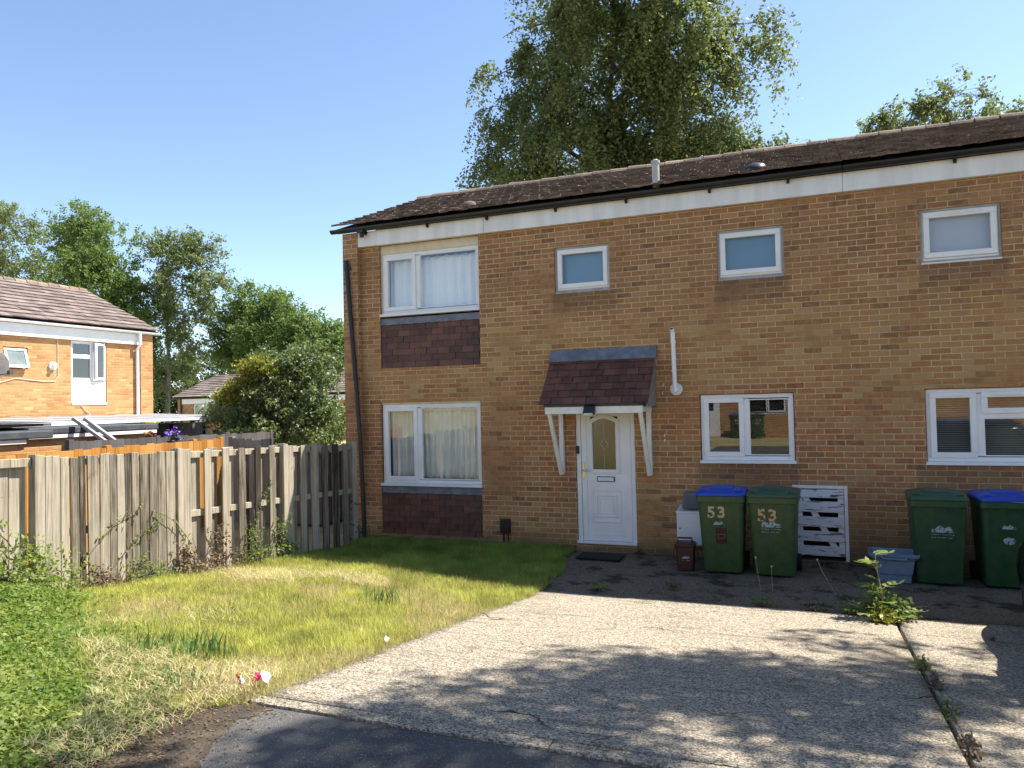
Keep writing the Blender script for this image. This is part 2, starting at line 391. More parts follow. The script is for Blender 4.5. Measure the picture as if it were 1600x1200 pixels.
M['purple'] = pm('purple_petals', (.16, .06, .5), (.25, .12, .6), 30, .6)
M['redpet'] = pm('red_petals', (.45, .01, .04), (.3, .01, .03), 30, .6)
M['litter_red'] = pm('red_wrapper', (.75, .03, .1), (.6, .02, .07), 30, .35)
M['litter_white'] = pm('white_wrapper', (.8, .8, .8), (.7, .7, .72), 30, .4)
M['straw'] = pm('dry_stem', (.5, .4, .22), (.38, .29, .14), 10, .8)

# ------------------------------------------------------------------ ground, drive, road
def soil_mat():
    t = NT('soil_and_thatch'); a = t.noise(1.3, detail=6); b = t.noise(35, detail=5, rough=.7)
    c = t.mix(t.sstep(a, .4, .65), (.34, .28, .14), (.2, .2, .075)); c = t.mix(t.sstep(b, .35, .7, 0, .7), c, (.46, .38, .21)); t.col(c); t.rough(1); t.spec(.1)
    t.bump(b, .8, .03); return t.m
def concrete_mat(name, dark=0.0):
    t = NT(name)
    ridge = t.noise(11, stretch=(.1, 1, 1), detail=5, rough=.62)         # brushed ridges run across the drive
    ag = t.noise(95, detail=3, rough=.6); blot = t.noise(.9, detail=6, rough=.65); fine = t.noise(62, stretch=(.7, 1, 1), detail=6, rough=.78)
    vor = t.add('ShaderNodeTexVoronoi'); vor.inputs['Scale'].default_value = 120; t.link(t.coord(), vor.inputs['Vector'])
    vs = t.add('ShaderNodeSeparateColor'); t.link(vor.outputs['Color'], vs.inputs[0])
    c = t.mix(t.sstep(fine, .38, .6), (.12, .1, .075), (.5, .428, .325))
    c = t.mix(t.sstep(vs.outputs[0], .72, .95, 0, .75), c, (.66, .57, .44))
    c = t.mix(t.sstep(vs.outputs[1], .68, .9, 0, .8), c, (.06, .054, .046))
    c = t.mix(t.sstep(ridge, .54, .7, 0, .5), c, (.1, .085, .065))
    c = t.mix(t.sstep(blot, .52, .72, 0, .5), c, (.18, .15, .11))
    c = t.mix(t.sstep(t.noise(2.6, detail=7, rough=.7), .57, .68, 0, .55), c, (.1, .082, .06))
    ck = t.add('ShaderNodeTexVoronoi', feature='DISTANCE_TO_EDGE'); ck.inputs['Scale'].default_value = .42
    wv = t.add('ShaderNodeVectorMath', operation='ADD'); t.link(t.coord(), wv.inputs[0]); nv_ = t.add('ShaderNodeTexNoise'); nv_.inputs['Scale'].default_value = 2.2; nv_.inputs['Detail'].default_value = 6
    t.link(t.coord(), nv_.inputs['Vector']); sv = t.add('ShaderNodeVectorMath', operation='SCALE'); sv.inputs['Scale'].default_value = .5; t.link(nv_.outputs['Color'], sv.inputs[0]); t.link(sv.outputs[0], wv.inputs[1]); t.link(wv.outputs[0], ck.inputs['Vector'])
    c = t.mix(t.math('MULTIPLY', t.sstep(ck.outputs['Distance'], .001, .006, 1, 0), t.sstep(t.noise(.8, detail=2), .5, .6)), c, (.05, .042, .032))
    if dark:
        c = t.mix(dark, c, (.07, .052, .034))  # damp tone, deepened further to paint the shade round the bins
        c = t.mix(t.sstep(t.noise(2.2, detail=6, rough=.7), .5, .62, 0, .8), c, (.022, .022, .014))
    t.col(c); t.rough(.95); t.spec(.15)
    h = t.math('ADD', t.math('MULTIPLY', ridge, 1.6), t.math('ADD', t.math('MULTIPLY', ag, .5), t.math('MULTIPLY', fine, .7)))
    t.bump(h, .85, .018); return t.m
def tar_mat():
    t = NT('asphalt'); v = t.add('ShaderNodeTexVoronoi'); v.inputs['Scale'].default_value = 190; t.link(t.coord(), v.inputs['Vector'])
    s_ = t.add('ShaderNodeSeparateColor'); t.link(v.outputs['Color'], s_.inputs[0])
    c = t.mix(t.sstep(t.noise(1.1, detail=5), .35, .65), (.06, .058, .055), (.09, .086, .08))
    c = t.mix(t.sstep(s_.outputs[0], .7, 1, 0, .8), c, (.15, .145, .14)); c = t.mix(t.sstep(s_.outputs[1], .975, .99), c, (.27, .25, .22))
    c = t.mix(t.sstep(t.noise(.7, detail=4), .52, .68, 0, .6), c, (.085, .07, .05))
    t.col(c); t.rough(.85); t.spec(.3); t.bump(v.outputs['Distance'], .5, .008); return t.m
M['soil'] = soil_mat(); M['conc'] = concrete_mat('brushed_concrete'); M['paving'] = concrete_mat('damp_mossy_shaded_paving', .62); M['tar'] = tar_mat()

def axis_grid(lo, hi, fl, fh, st):
    a = list(np.arange(fl, fh+1e-6, st)); x = fl; d = st
    pre = []
    while x > lo: d *= 1.6; x -= d; pre.append(max(x, lo))
    x = fh; d = st; post = []
    while x < hi: d *= 1.6; x += d; post.append(min(x, hi))
    return np.array(pre[::-1]+a+post)
def grid_sheet(name, xs, ys, off, m, bumpy=0, thick=0):
    X, Y = np.meshgrid(xs, ys); Z = zg(X, Y)+off
    if bumpy: Z = Z+bumpy*(fbm(X, Y, 2.5, 5)-.5)
    V = np.stack([X.ravel(), Y.ravel(), Z.ravel()], 1); nx, ny = len(xs), len(ys)
    i, j = np.meshgrid(np.arange(nx-1), np.arange(ny-1)); a = (j*nx+i).ravel()
    F = np.stack([a, a+1, a+nx+1, a+nx], 1)
    if thick:                                       # skirt: the slab has an edge
        per = list(range(nx))+[nx*k+nx-1 for k in range(1, ny)]+[nx*(ny-1)+k for k in range(nx-2, -1, -1)]+[nx*k for k in range(ny-2, 0, -1)]
        n0 = len(V); low = V[per].copy(); low[:, 2] -= thick; V = np.concatenate([V, low]); L = len(per)
        F = np.concatenate([F, np.array([(per[(k+1) % L], per[k], n0+k, n0+(k+1) % L) for k in range(L)])])
    return np_mesh(name, V, F, m, smooth=not thick)
g = grid_sheet('ground', axis_grid(-400, 400, -12, 6, .15), axis_grid(-300, 500, -12, 3, .15), -.05, M['soil'])
tag(g, kind='structure')
ar = np.arange
d = grid_sheet('driveway', np.linspace(-3.05, .585, 40), np.linspace(-7.0, -2.42, 50), 0, M['conc'], .012, .06); tag(d, kind='structure')
d = grid_sheet('neighbouring_driveway', np.linspace(.615, 5.5, 50), np.linspace(-7.0, -2.42, 50), 0, M['conc'], .012, .06); tag(d, kind='structure')
d = grid_sheet('paving', np.linspace(-3.7, 8, 117), np.linspace(-2.375, -.0, 24), -.015, M['paving'], .02, .05); tag(d, kind='structure')
V = []; poly = [(-3.15, -7.04), (9, -7.04), (30, -7.04), (30, -17.5), (-30, -17.5), (-30, -9.6), (-6, -9.2), (-5, -8.6), (-4.2, -8.0), (-3.6, -7.04)]
mb = MB(); mb.prism([(x, y) for x, y in poly], .25, .445, 'z'); tag(mb.build('road', M['tar']), kind='structure')
# concrete edging between drive and road
mb = MB(); x = -3.1
while x < 5.4: mb.box(x, min(x+.91, 5.4), -7.1, -7.005, .3, .462); x += .915
tag(mb.build('edging_kerb', M['conc'], bevel=.006), kind='structure')

# ------------------------------------------------------------------ building kit (local frame: X along the facade, -Y outwards)
def wall_holes(mb, x0, x1, z0, z1, holes, yf=0.0, yb=.28):
    xs = sorted({x0, x1, *[h[0] for h in holes], *[h[1] for h in holes]}); zs = sorted({z0, z1, *[h[2] for h in holes], *[h[3] for h in holes]})
    xs = [x for x in xs if x0 <= x <= x1]; zs = [z for z in zs if z0 <= z <= z1]
    solid = lambda x, z: x0 < x < x1 and z0 < z < z1 and not any(h[0] < x < h[1] and h[2] < z < h[3] for h in holes)
    for i in range(len(xs)-1):
        for j in range(len(zs)-1):
            a, b, c, d = xs[i], xs[i+1], zs[j], zs[j+1]; mx, mz = (a+b)/2, (c+d)/2
            if not solid(mx, mz): continue
            mb.quad((a, yf, c), (b, yf, c), (b, yf, d), (a, yf, d)); mb.quad((a, yb, c), (a, yb, d), (b, yb, d), (b, yb, c))
            e = 1e-3
            if not solid(a-e, mz): mb.quad((a, yf, c), (a, yf, d), (a, yb, d), (a, yb, c))
            if not solid(b+e, mz): mb.quad((b, yf, c), (b, yb, c), (b, yb, d), (b, yf, d))
            if not solid(mx, c-e): mb.quad((a, yf, c), (a, yb, c), (b, yb, c), (b, yf, c))
            if not solid(mx, d+e): mb.quad((a, yf, d), (b, yf, d), (b, yb, d), (a, yb, d))
def ring(mb, x0, x1, z0, z1, w, y0, y1, wb=None):
    wb = wb or w
    mb.box(x0, x1, y0, y1, z0, z0+wb); mb.box(x0, x1, y0, y1, z1-w, z1)
    mb.box(x0, x0+w, y0, y1, z0+wb, z1-w); mb.box(x1-w, x1, y0, y1, z0+wb, z1-w)
def curtain_mesh(x0, x1, z0, z1, y, amp=.018, per=.09, gather=0, seed=0):
    r = np.random.default_rng(seed); n = max(30, int((x1-x0)/.012)); xs = np.linspace(x0, x1, n); ph = np.cumsum(r.normal(2*math.pi*(x1-x0)/n/per, .12, n))
    zs = np.linspace(z0, z1, 12); V = []
    for z in zs:
        k = (z-z0)/(z1-z0); yy = y+amp*(.75+.25*k)*np.sin(ph+.5*np.sin(3*k+ph*.1))+.006*np.sin(xs*7)
        zz = np.full(n, z) - (gather*np.abs(np.sin(xs*19))*(k > .99))
        V.append(np.stack([xs, yy, zz], 1))
    V = np.concatenate(V); i, j = np.meshgrid(np.arange(n-1), np.arange(len(zs)-1)); a = (j*n+i).ravel()
    return V, np.stack([a, a+1, a+n+1, a+n], 1)
def window(parent, x0, x1, z0, z1, cells, y=.055, sub=None, sillw=.0, fm='upvc', fw=.045, behind=None, glass='glass', seed=0, sill_m='upvc', vent=False, name='window'):
    """cells: list of (x0,x1,z0,z1,sash?) inside the frame; behind: None | curtain | net | blind | obscure"""
    f = MB(); ring(f, x0, x1, z0, z1, fw, y, y+.07)
    edges = sorted({c[0] for c in cells} | {c[1] for c in cells})
    for c in cells:                                   # mullions and transoms between the cells
        nx = min([q[0] for q in cells if q[0] > c[1]-.001], default=None)
        if nx: f.box(c[1]-.002, nx+.002, y+.001, y+.069, c[2], c[3])
        lo = max([q[3] for q in cells if q[3] < c[2]+.001 and abs(q[0]-c[0]) < .01], default=None)
        if lo: f.box(c[0]-.001, c[1]+.001, y+.002, y+.068, lo-.002, c[2]+.002)
    fo = f.build(name, M[fm], parent, bevel=.004)
    if sub:                                            # timber sub-frame round the upvc
        s = MB(); ring(s, x0-sub, x1+sub, z0-sub, z1+sub, sub-.001, y-.012, y+.06, sub); s.build('sub_frame', M['grey_frame'], fo, bevel=.003)
    if sillw:
        s = MB(); s.box(x0-.02, x1+.02, y-sillw, y+.05, z0-.042, z0-.001); s.build('sill', M[sill_m], fo, bevel=.004)
    for k, c in enumerate(cells):
        a, b, p, q, sash = c
        if sash:
            s = MB(); ring(s, a-.018, b+.018, p-.018, q+.018, .066, y-.022, y+.045)
            so = s.build('sash', M['upvc'], fo, bevel=.006); gi = .045; gy = y+.015
            if sash == 2: v = MB(); v.box(a+.12, b-.12, y-.034, y-.0225, q-.024, q-.008); v.build('trickle_vent', M['upvc'], fo, bevel=.003)
        else:
            s = MB(); ring(s, a, b, p, q, .014, y+.008, y+.04); s.build('bead', M['upvc'], fo); gi = .012; gy = y+.02
        gm = M[glass] if behind not in ('sky_blue', 'grey') else M['glass_low']
        gl = MB(); gl.box(a+gi, b-gi, gy, gy+.02, p+gi, q-gi); gl.build('pane', gm, fo)
    # what hangs behind the glass
    if behind in ('curtain', 'net'):
        V, F = curtain_mesh(x0+.05, x1-.05, z0+.04, z1-(.055 if behind == 'curtain' else .05), y+.16, .022 if behind == 'curtain' else .03, .16 if behind == 'curtain' else .085, .03, seed)
        o = np_mesh('curtain' if behind == 'curtain' else 'net_curtain', V, F, M['curtain' if behind == 'curtain' else 'net'], fo, smooth=True)
        sm = o.modifiers.new('s', 'SOLIDIFY'); sm.thickness = .003
    elif behind in ('blind', 'blind_dark'):
        b = MB(); z = z0+.06
        while z < z1-.06:
            p = [(x0+.05, y+.13, z), (x1-.05, y+.13, z), (x1-.05, y+.157, z+.012), (x0+.05, y+.157, z+.012)]
            b.hexa([p[0], p[1], p[3], p[2], *[(q[0], q[1], q[2]+.002) for q in (p[0], p[1], p[3], p[2])]])
            z += .027
        b.build('venetian_blind', M['slat' if behind == 'blind' else 'slat_dark'], fo)
    elif behind in ('sky_blue', 'grey'):
        b = MB(); b.box(x0+.04, x1-.04, y+.085, y+.1, z0+.04, z1-.04); b.build('blind_or_sky_sheet', M['sky_blue' if behind == 'sky_blue' else 'blind_grey'], fo)  # blue sheet paints the sky's reflection; the grey one is a blind
    return fo
def room(parent, x0, x1, z0, z1, y0=.3, y1=2.6, m='room'):
    """the room behind a window: a real open-fronted box"""
    mb = MB(); t = .03
    mb.box(x0, x1, y1, y1+t, z0, z1); mb.box(x0-t, x0, y0, y1, z0, z1); mb.box(x1, x1+t, y0, y1, z0, z1)
    mb.box(x0, x1, y0, y1, z0-t, z0); mb.box(x0, x1, y0, y1, z1, z1+t); return mb
def tile_field(mb, org, du, dv, nr, wid, hgt, gauge, tw, th, jit=.003, lift=None, seed=0, lap=1.3, drop=0.0):
    """courses of single tiles; org = lower left corner, du along, dv up the slope, nr outward"""
    r = random.Random(seed); du, dv, nr, org = (Vector(q) for q in (du, dv, nr, org)); rows = int(round(hgt/gauge)); lift = lift if lift is not None else th
    for i in range(rows):
        off = (i % 2)*tw*.5; k = -1
        while True:
            k += 1; a = k*tw-off+r.uniform(-.004, .004); b = a+tw-.004-r.random()*.003
            if a > wid: break
            a = max(a, 0); b = min(b, wid)
            if b-a < .02: continue
            j = r.uniform(-jit, jit); jl = r.uniform(0, jit*2); v0 = i*gauge+j-(drop*r.random() if drop else 0); v1 = min(v0+gauge*lap, hgt+.02)
            t1 = r.uniform(-jit, jit)*.8
            P = lambda u, v, n: org+du*u+dv*v+nr*n
            lo = lift+jl
            mb.hexa([P(a, v0, lo+t1), P(b, v0, lo-t1), P(a, v1, .002), P(b, v1, .002), P(a, v0, lo+th+t1), P(b, v0, lo+th-t1), P(a, v1, th*.8), P(b, v1, th*.8)])
def gutter(x0, x1, y, z, r=.055):
    mb = MB(); n = 10; pr = []
    for k in range(n+1): a = math.pi+math.pi*k/n; pr.append((y+r*math.cos(a), z+r*math.sin(a)))
    for k in range(n, -1, -1): a = math.pi+math.pi*k/n; pr.append((y+(r-.006)*math.cos(a), z+(r-.006)*math.sin(a)))
    mb.prism(pr, x0, x1, 'x')
    for x in (x0, x1-.008): mb.prism([(y+r*math.cos(math.pi+math.pi*k/n), z+r*math.sin(math.pi+math.pi*k/n)) for k in range(n+1)], x, x+.008, 'x')
    return mb
EY, EZ, RY, RZ = -.2, 5.075, 2.8, 6.25           # eave and ridge of the terrace
def roof_parts(parent, x0, x1, seed=0, mat='roof', gauge=.25, tw=.165, eave=(EY, EZ), rid=(RY, RZ), th=.027, ridge_m='ridge', jit=.006, back=True):
    sl = Vector((0, rid[0]-eave[0], rid[1]-eave[1])); L = sl.length; dv = sl/L; nr = Vector((0, -dv.z, dv.y))
    mb = MB()
    yb = 2*rid[0]-eave[0]
    poly = [(eave[0]+.02, eave[1]-.03), (rid[0], rid[1]-.03), (yb-.02, eave[1]-.03), (yb-.02, eave[1]-.12), (rid[0], rid[1]-.16), (eave[0]+.12, eave[1]-.08)]
    mb.prism(poly, x0+.03, x1-.001, 'x'); base = mb.build('roof', M['slate_grey'], parent)
    t = MB(); tile_field(t, (x0, eave[0], eave[1]), (1, 0, 0), dv, nr, x1-x0, L, gauge, tw, th, jit, seed=seed, lift=th*.9, drop=.016)
    if back:
        dvb = Vector((0, -dv.y, dv.z)); nb = Vector((0, dv.z, dv.y))
        tile_field(t, (x0, yb, eave[1]), (1, 0, 0), dvb, nb, x1-x0, L, gauge, tw*2, th, jit, seed=seed+1, lift=th*.9)
    t.build('roof_tiles', M[mat], base)
    rm = MB(); r = random.Random(seed+5); x = x0-.01
    while x < x1-.02:
        e = min(x+.33, x1); dz = r.uniform(-.008, .008)
        rm.loft([[(xx, rid[0]+.13*math.cos(a)*s, rid[1]-.03+dz+.125*math.sin(a)*s) for a in [math.pi*q/8 for q in range(9)]] for xx, s in ((x, 1.05), (e-.01, .95))])
        x = e
    rm.build('ridge_tiles', M[ridge_m], base)
    return base, dv, nr
def roof_pt(y, eave=(EY, EZ), rid=(RY, RZ)): return eave[1]+(y-eave[0])*(rid[1]-eave[1])/(rid[0]-eave[0])
def mushroom_vent(parent, x, y, m, n='roof_vent', k=1.0):
    z = roof_pt(y); mb = MB()
    mb.loft([[(x+rx*math.cos(a), y+rx*.8*math.sin(a), z+h+(rx*.8*math.sin(a))*.39) for a in [2*math.pi*q/16 for q in range(16)]] for rx, h in ((.2*k, .03), (.2*k, .06), (.15*k, .1), (.05*k, .12))])
    mb.build(n, m, parent, smooth=True)

# ------------------------------------------------------------------ the end house (number 53) and its neighbour
SPLIT = .351
house = thing('brick_house', 'end of terrace brick house with white front door under a tiled canopy and white fascia', 'house')
neigh = thing('brick_house', 'adjoining brick house at the right edge with top-vented windows, behind the two unnumbered bins', 'house', (SPLIT, 0, 0))
LW = (-6.6, -4.82, .1, 2.2); UW = (-6.57, -4.8, 2.75, 4.742); KW = (-1.53, -.315, 1.255, 2.2)
W1 = (-3.576, -2.737, 3.735, 4.42); W2 = (-1.24, -.38, 3.735, 4.42); W3 = (1.21, 2.08, 3.735, 4.42); RW = (1.2, 3.0, 1.255, 2.2)
DOOR = (-3.313, -2.44, .1, 2.13); HATCH = (-.375, .292, .03, .995)
mb = MB(); wall_holes(mb, -7.2, SPLIT, -.3, 4.98, [LW, UW, KW, W1, W2, DOOR, HATCH])
mb.box(-7.2, -6.92, -.1, -.0008, -.3, 4.98)                                # end pier standing proud
wmo = MB(); mb.box(-7.2, -6.92, .2805, 5.7, -.3, 5.0); mb.box(-6.919, SPLIT, 5.42, 5.7, -.3, 4.98)
mb.prism([(.3, 5.0), (5.6, 5.0), (2.8, 6.06)], -7.2, -6.95, 'x')
wall_53 = mb.build('wall', M['brick'], house)
mb = MB(); sh = lambda h: (h[0]-SPLIT, h[1]-SPLIT, h[2], h[3])
wall_holes(mb, 0, 7.6, -.3, 4.98, [sh(W3), sh(RW)]); mb.box(7.32, 7.6, .2805, 5.7, -.3, 5.0); mb.box(0, 7.319, 5.42, 5.7, -.3, 4.98)
mb.prism([(.3, 5.0), (5.6, 5.0), (2.8, 6.06)], 7.35, 7.6, 'x')
nb_wall = mb.build('wall', M['brick'], neigh); nb_wall.location.x = 0
# the neighbour's bricks follow the same courses: mesh moved so its own frame matches
for v in nb_wall.data.vertices: v.co.x += SPLIT
nb_wall.location.x = -SPLIT
mb = room(house, -6.85, .3, -.1, 2.45, .31, 4.6); mb.box(-4.7, -4.6, .31, 4.6, -.1, 2.45); mb.box(-2.3, -2.2, .31, 4.6, -.1, 2.45)
mb.box(-6.85, .3, .31, 4.6, 2.5, 2.55); mb.box(-4.7, -4.6, .31, 4.6, 2.56, 4.9); mb.box(-2.3, -2.2, .31, 4.6, 2.56, 4.9); mb.box(-6.85, .3, .31, 4.6, 4.9, 4.94); mb.box(-6.85, .3, 4.6, 4.63, 2.56, 4.9)
mb.build('interior', M['room'], house)
mb = room(neigh, .1, 7.2, -.1, 2.45, .31, 4.6); mb.box(.1, 7.2, .31, 4.6, 2.5, 2.55); mb.box(.1, 7.2, 4.6, 4.63, 2.56, 4.9); mb.box(.1, 7.2, .31, 4.6, 4.9, 4.94)
mb.build('interior', M['room'], neigh)
# fascia boards with butt joints, gutter on brackets
mb = MB(); mb.box(-6.919, -4.666, -.085, -.004, 4.742, 4.985); mb.box(-4.662, SPLIT-.002, -.085, -.004, 4.742, 4.985); M['fascia'] = pm('weathered_white_fascia', (.8, .8, .8), (.66, .66, .65), 5, .45, stretch=(1, 1, .12)); fas = mb.build('fascia_board', M['fascia'], house, bevel=.003)
mb = MB(); mb.box(0.002, 3.4, -.085, -.004, 4.742, 4.985); mb.box(3.404, 7.6, -.085, -.004, 4.742, 4.985); mb.build('fascia_board', M['fascia'], neigh, bevel=.003)
gu = gutter(-7.36, SPLIT-.001, -.175, 5.035, .058).build('gutter', M['black'], house)
gn = gutter(0.001, 7.7, -.175, 5.035, .058).build('gutter', M['black'], neigh)
for par, xs in ((gu, (-6.75, -5.62, -4.6, -3.5, -2.45, -1.3, -.3)), (gn, (1.25, 2.6, 4))):
    for x in xs: mb = MB(); mb.prism([(-.2, 4.975), (-.09, 4.99), (-.09, 4.925), (-.11, 4.93), (-.14, 4.965)], x-.018, x+.018, 'x'); mb.build('gutter_bracket', M['black'], par)
mb = MB(); mb.tube([(-6.79, -.16, 4.99), (-6.79, -.16, 4.88)], .036, 12); mb.box(-6.85, -6.73, -.215, -.11, 4.95, 4.99); mb.build('gutter_outlet', M['black'], gu)
roof53, rdv, rnr = roof_parts(house, -7.33, SPLIT, 3)
roofnb, _, _ = roof_parts(neigh, 0, 7.7, 9)
mushroom_vent(roof53, -5.0, .12, M['roof'], k=.6); mushroom_vent(roof53, -.72, .12, M['black'], k=.75)
mb = MB(); mb.tube([(-2.05, .05, roof_pt(.05)-.05), (-2.05, .05, roof_pt(.05)+.3)], .052, 14); mb.tube([(-2.05, .05, roof_pt(.05)+.3), (-2.05, .05, roof_pt(.05)+.34)], [.062, .062], 14); mb.tube([(-2.05, .05, roof_pt(.05)+.34), (-2.05, .05, roof_pt(.05)+.36)], [.05, .03], 14)
mb.build('vent_pipe', pm('grey_vent_pipe', (.5, .5, .48), (.38, .38, .36), 9, .5), roof53)
# windows
x0, x1 = LW[0]+.02, LW[1]-.012
window(house, x0, x1, .905, 2.16, [(x0+.06, x0+.62, .965, 2.1, 1), (x0+.7, x1-.05, .965, 2.11, 0)], y=.05, sillw=.075, behind='net', seed=3, fw=.05)
mb = MB(); mb.box(LW[0]+.005, LW[1]-.004, .04, .12, 2.161, 2.198); mb.build('window_head', M['cream'], house)
x0, x1 = UW[0]+.03, UW[1]-.012
window(house, x0, x1, 3.625, 4.6, [(x0+.06, x0+.6, 3.69, 4.54, 1), (x0+.68, x1-.05, 3.69, 4.55, 0)], y=.05, sillw=.085, behind='curtain', seed=5, fw=.05)
mb = MB(); mb.box(UW[0]+.004, UW[1]-.004, .04, .13, 4.601, 4.74); mb.box(UW[0]+.004, UW[0]+.028, .045, .12, 3.6, 4.6); mb.build('window_head', M['cream'], house)
for (X, zb, zt, sd) in ((LW, .1, .755, 1), (UW, 2.752, 3.455, 2)):
    mb = MB(); mb.box(X[0]+.004, X[1]-.004, .045, .1, zb, zt+.1); bk = mb.build('tile_panel', M['slate_grey'], house)
    t = MB(); tile_field(t, (X[0]+.006, .042, zb+.002), (1, 0, 0), (0, 0, 1), (0, -1, 0), X[1]-X[0]-.012, zt-zb, (zt-zb)/7, .205, .012, .003, seed=sd, lift=.012)
    t.build('hung_tiles', M['tile'], bk)
    f = MB(); n = 24
    f.loft([[(X[0]+.004+(X[1]-X[0]-.008)*k/n, yy+.004*math.sin(k*1.7+sd), zz+.006*math.sin(k*2.3)*(q == 1)) for q, (yy, zz) in enumerate(((.02, zt+.1), (.008, zt-.005), (.022, zt-.005), (.034, zt+.1)))] for k in range(n+1)])
    f.build('flashing', M['lead'], bk)
for W, bh in ((W1, 'sky_blue'), (W2, 'sky_blue')):
    window(house, W[0]+.028, W[1]-.028, W[2]+.05, W[3]-.028, [(W[0]+.06, W[1]-.06, W[2]+.095, W[3]-.06, 1)], y=.05, sub=.027, behind=bh, fw=.03)
    mb = MB(); mb.box(W[0]+.005, W[1]-.005, .01, .12, W[2]+.002, W[2]+.022); mb.build('sill', M['grey_frame'], house)
W = sh(W3); window(neigh, W[0]+.028, W[1]-.028, W[2]+.05, W[3]-.028, [(W[0]+.06, W[1]-.06, W[2]+.1, W[3]-.06, 2)], y=.045, sub=.027, behind='grey', fw=.03)
mb = MB(); mb.box(W[0]+.005, W[1]-.005, -.01, .12, W[2]+.002, W[2]+.022); mb.build('sill', M['white_wood'], neigh)
x0, x1 = KW[0]+.01, KW[1]-.01
window(house, x0, x1, KW[2]+.05, KW[3]-.008, [(x0+.06, x0+.55, KW[2]+.115, KW[3]-.07, 1), (x0+.63, x1-.055, KW[2]+.115, KW[3]-.075, 0)], y=.04, sillw=.06, behind='blind_dark', fw=.055)
x0, x1 = RW[0]+.01-SPLIT, RW[1]-.01-SPLIT
window(neigh, x0, x1, RW[2]+.05, RW[3]-.008, [(x0+.06, x0+.52, RW[2]+.115, RW[3]-.07, 2), (x0+.61, x1-.06, RW[2]+.65, RW[3]-.07, 2), (x0+.61, x1-.06, RW[2]+.115, RW[2]+.58, 0)], y=.04, sillw=.06, behind='blind', fw=.055)

# front door
DX0, DX1 = DOOR[0], DOOR[1]
fr = MB(); fr.box(DX0+.004, DX0+.072, .02, .1, .13, 2.12); fr.box(DX1-.062, DX1-.004, .02, .1, .13, 2.12); fr.box(DX0+.072, DX1-.062, .02, .1, 2.05, 2.12); fro = fr.build('door_frame', M['upvc'], house, bevel=.005)
mb = MB(); mb.box(DX0-.002, DX1+.004, -.035, .12, .1, .136); mb.build('door_sill', M['upvc'], fro, bevel=.005)
lx0, lx1, ly = DX0+.078, DX1-.068, .038
GX0, GX1, GZ0, GZ1 = -3.065, -2.725, 1.16, 1.83
def arch(x0, x1, z0, z1, rise, n=12): return [(x0, z0), (x1, z0)]+[(x1+(x0-x1)*k/n, z1+rise*math.sin(math.pi*k/n)) for k in range(n+1)]
lf = MB(); wall_holes(lf, lx0, lx1, .14, 2.045, [(GX0-.03, GX1+.03, GZ0-.03, GZ1+.09)], ly, ly+.045)
lf.box(lx0, lx0+.075, ly-.012, ly-.0005, .14, 2.045); lf.box(lx0+.0755, lx1, ly-.012, ly-.0005, .14, .24)
leaf = lf.build('door', M['upvc'], house, bevel=.003)
def frame_poly(mb, outer, inner, y0, y1):
    n = len(outer); rings = []
    k = len(mb.v)
    mb.v += [(x, y0, z) for x, z in outer]+[(x, y0, z) for x, z in inner]+[(x, y1, z) for x, z in outer]+[(x, y1, z) for x, z in inner]
    for i in range(n):
        j = (i+1) % n
        mb.f += [(k+i, k+j, k+n+j, k+n+i), (k+n+i, k+n+j, k+3*n+j, k+3*n+i), (k+i, k+2*n+i, k+2*n+j, k+j), (k+2*n+i, k+3*n+i, k+3*n+j, k+2*n+j)]
mb = MB(); frame_poly(mb, arch(GX0-.055, GX1+.055, GZ0-.055, GZ1+.035, .085), arch(GX0, GX1, GZ0, GZ1, .06), ly-.018, ly+.03)
frame_poly(mb, arch(GX0-.035, GX1+.035, GZ0-.035, GZ1+.02, .075), arch(GX0-.012, GX1+.012, GZ0-.012, GZ1+.005, .065), ly-.026, ly-.0185)
mb.build('glazing_frame', M['upvc'], leaf, bevel=.003)
mb = MB(); mb.prism(arch(GX0-.01, GX1+.01, GZ0-.01, GZ1+.005, .062), ly+.006, ly+.02); mb.build('door_glass', M['door_glass'], leaf)
gc = (GX0+GX1)/2
mb = MB(); zc = 1.52; pts = [(gc, zc+.09), (gc+.055, zc), (gc, zc-.09), (gc-.055, zc)]
for k in range(4): a, b = pts[k], pts[(k+1) % 4]; mb.beam((a[0], ly+.002, a[1]), (b[0], ly+.002, b[1]), .006, .006, (0, 1, 0))
mb.beam((gc, ly+.002, GZ0), (gc, ly+.002, zc-.09), .006, .006, (0, 1, 0)); mb.beam((gc, ly+.002, zc+.09), (gc, ly+.002, GZ1+.05), .006, .006, (0, 1, 0))
mb.build('lead_came', pm('lead_came', (.35, .35, .33), None, 3, .4, metal=.6), leaf)
mb = MB(); mb.box(gc-.25, gc+.25, ly+.5, ly+.51, 1.0, 2.0); mb.build('dark_hall_sheet', M['void'], leaf)  # dark sheet added behind the glass, coloured as an unlit hall
mb = MB()
for (a, b, p, q, w, e) in ((-3.1, -2.665, .4, .88, .03, .012), (-3.035, -2.73, .48, .8, .022, .016), (-2.99, -2.775, .525, .755, .015, .01)): ring(mb, a, b, p, q, w, ly-e, ly-.0005)
mb.build('moulded_panel', M['upvc'], leaf, bevel=.005)
mb = MB(); mb.box(-3.01, -2.75, ly-.014, ly-.0005, .985, 1.06); lb = mb.build('letterbox', M['black'], leaf, bevel=.003)
mb = MB(); mb.box(-2.998, -2.765, ly-.022, ly-.0145, .995, 1.05); mb.build('letter_flap', M['meter'], lb, bevel=.004)
mb = MB(); mb.box(-3.222, -3.188, ly-.024, ly-.0125, 1.03, 1.27); hp = mb.build('handle_plate', M['brass'], leaf, bevel=.006)
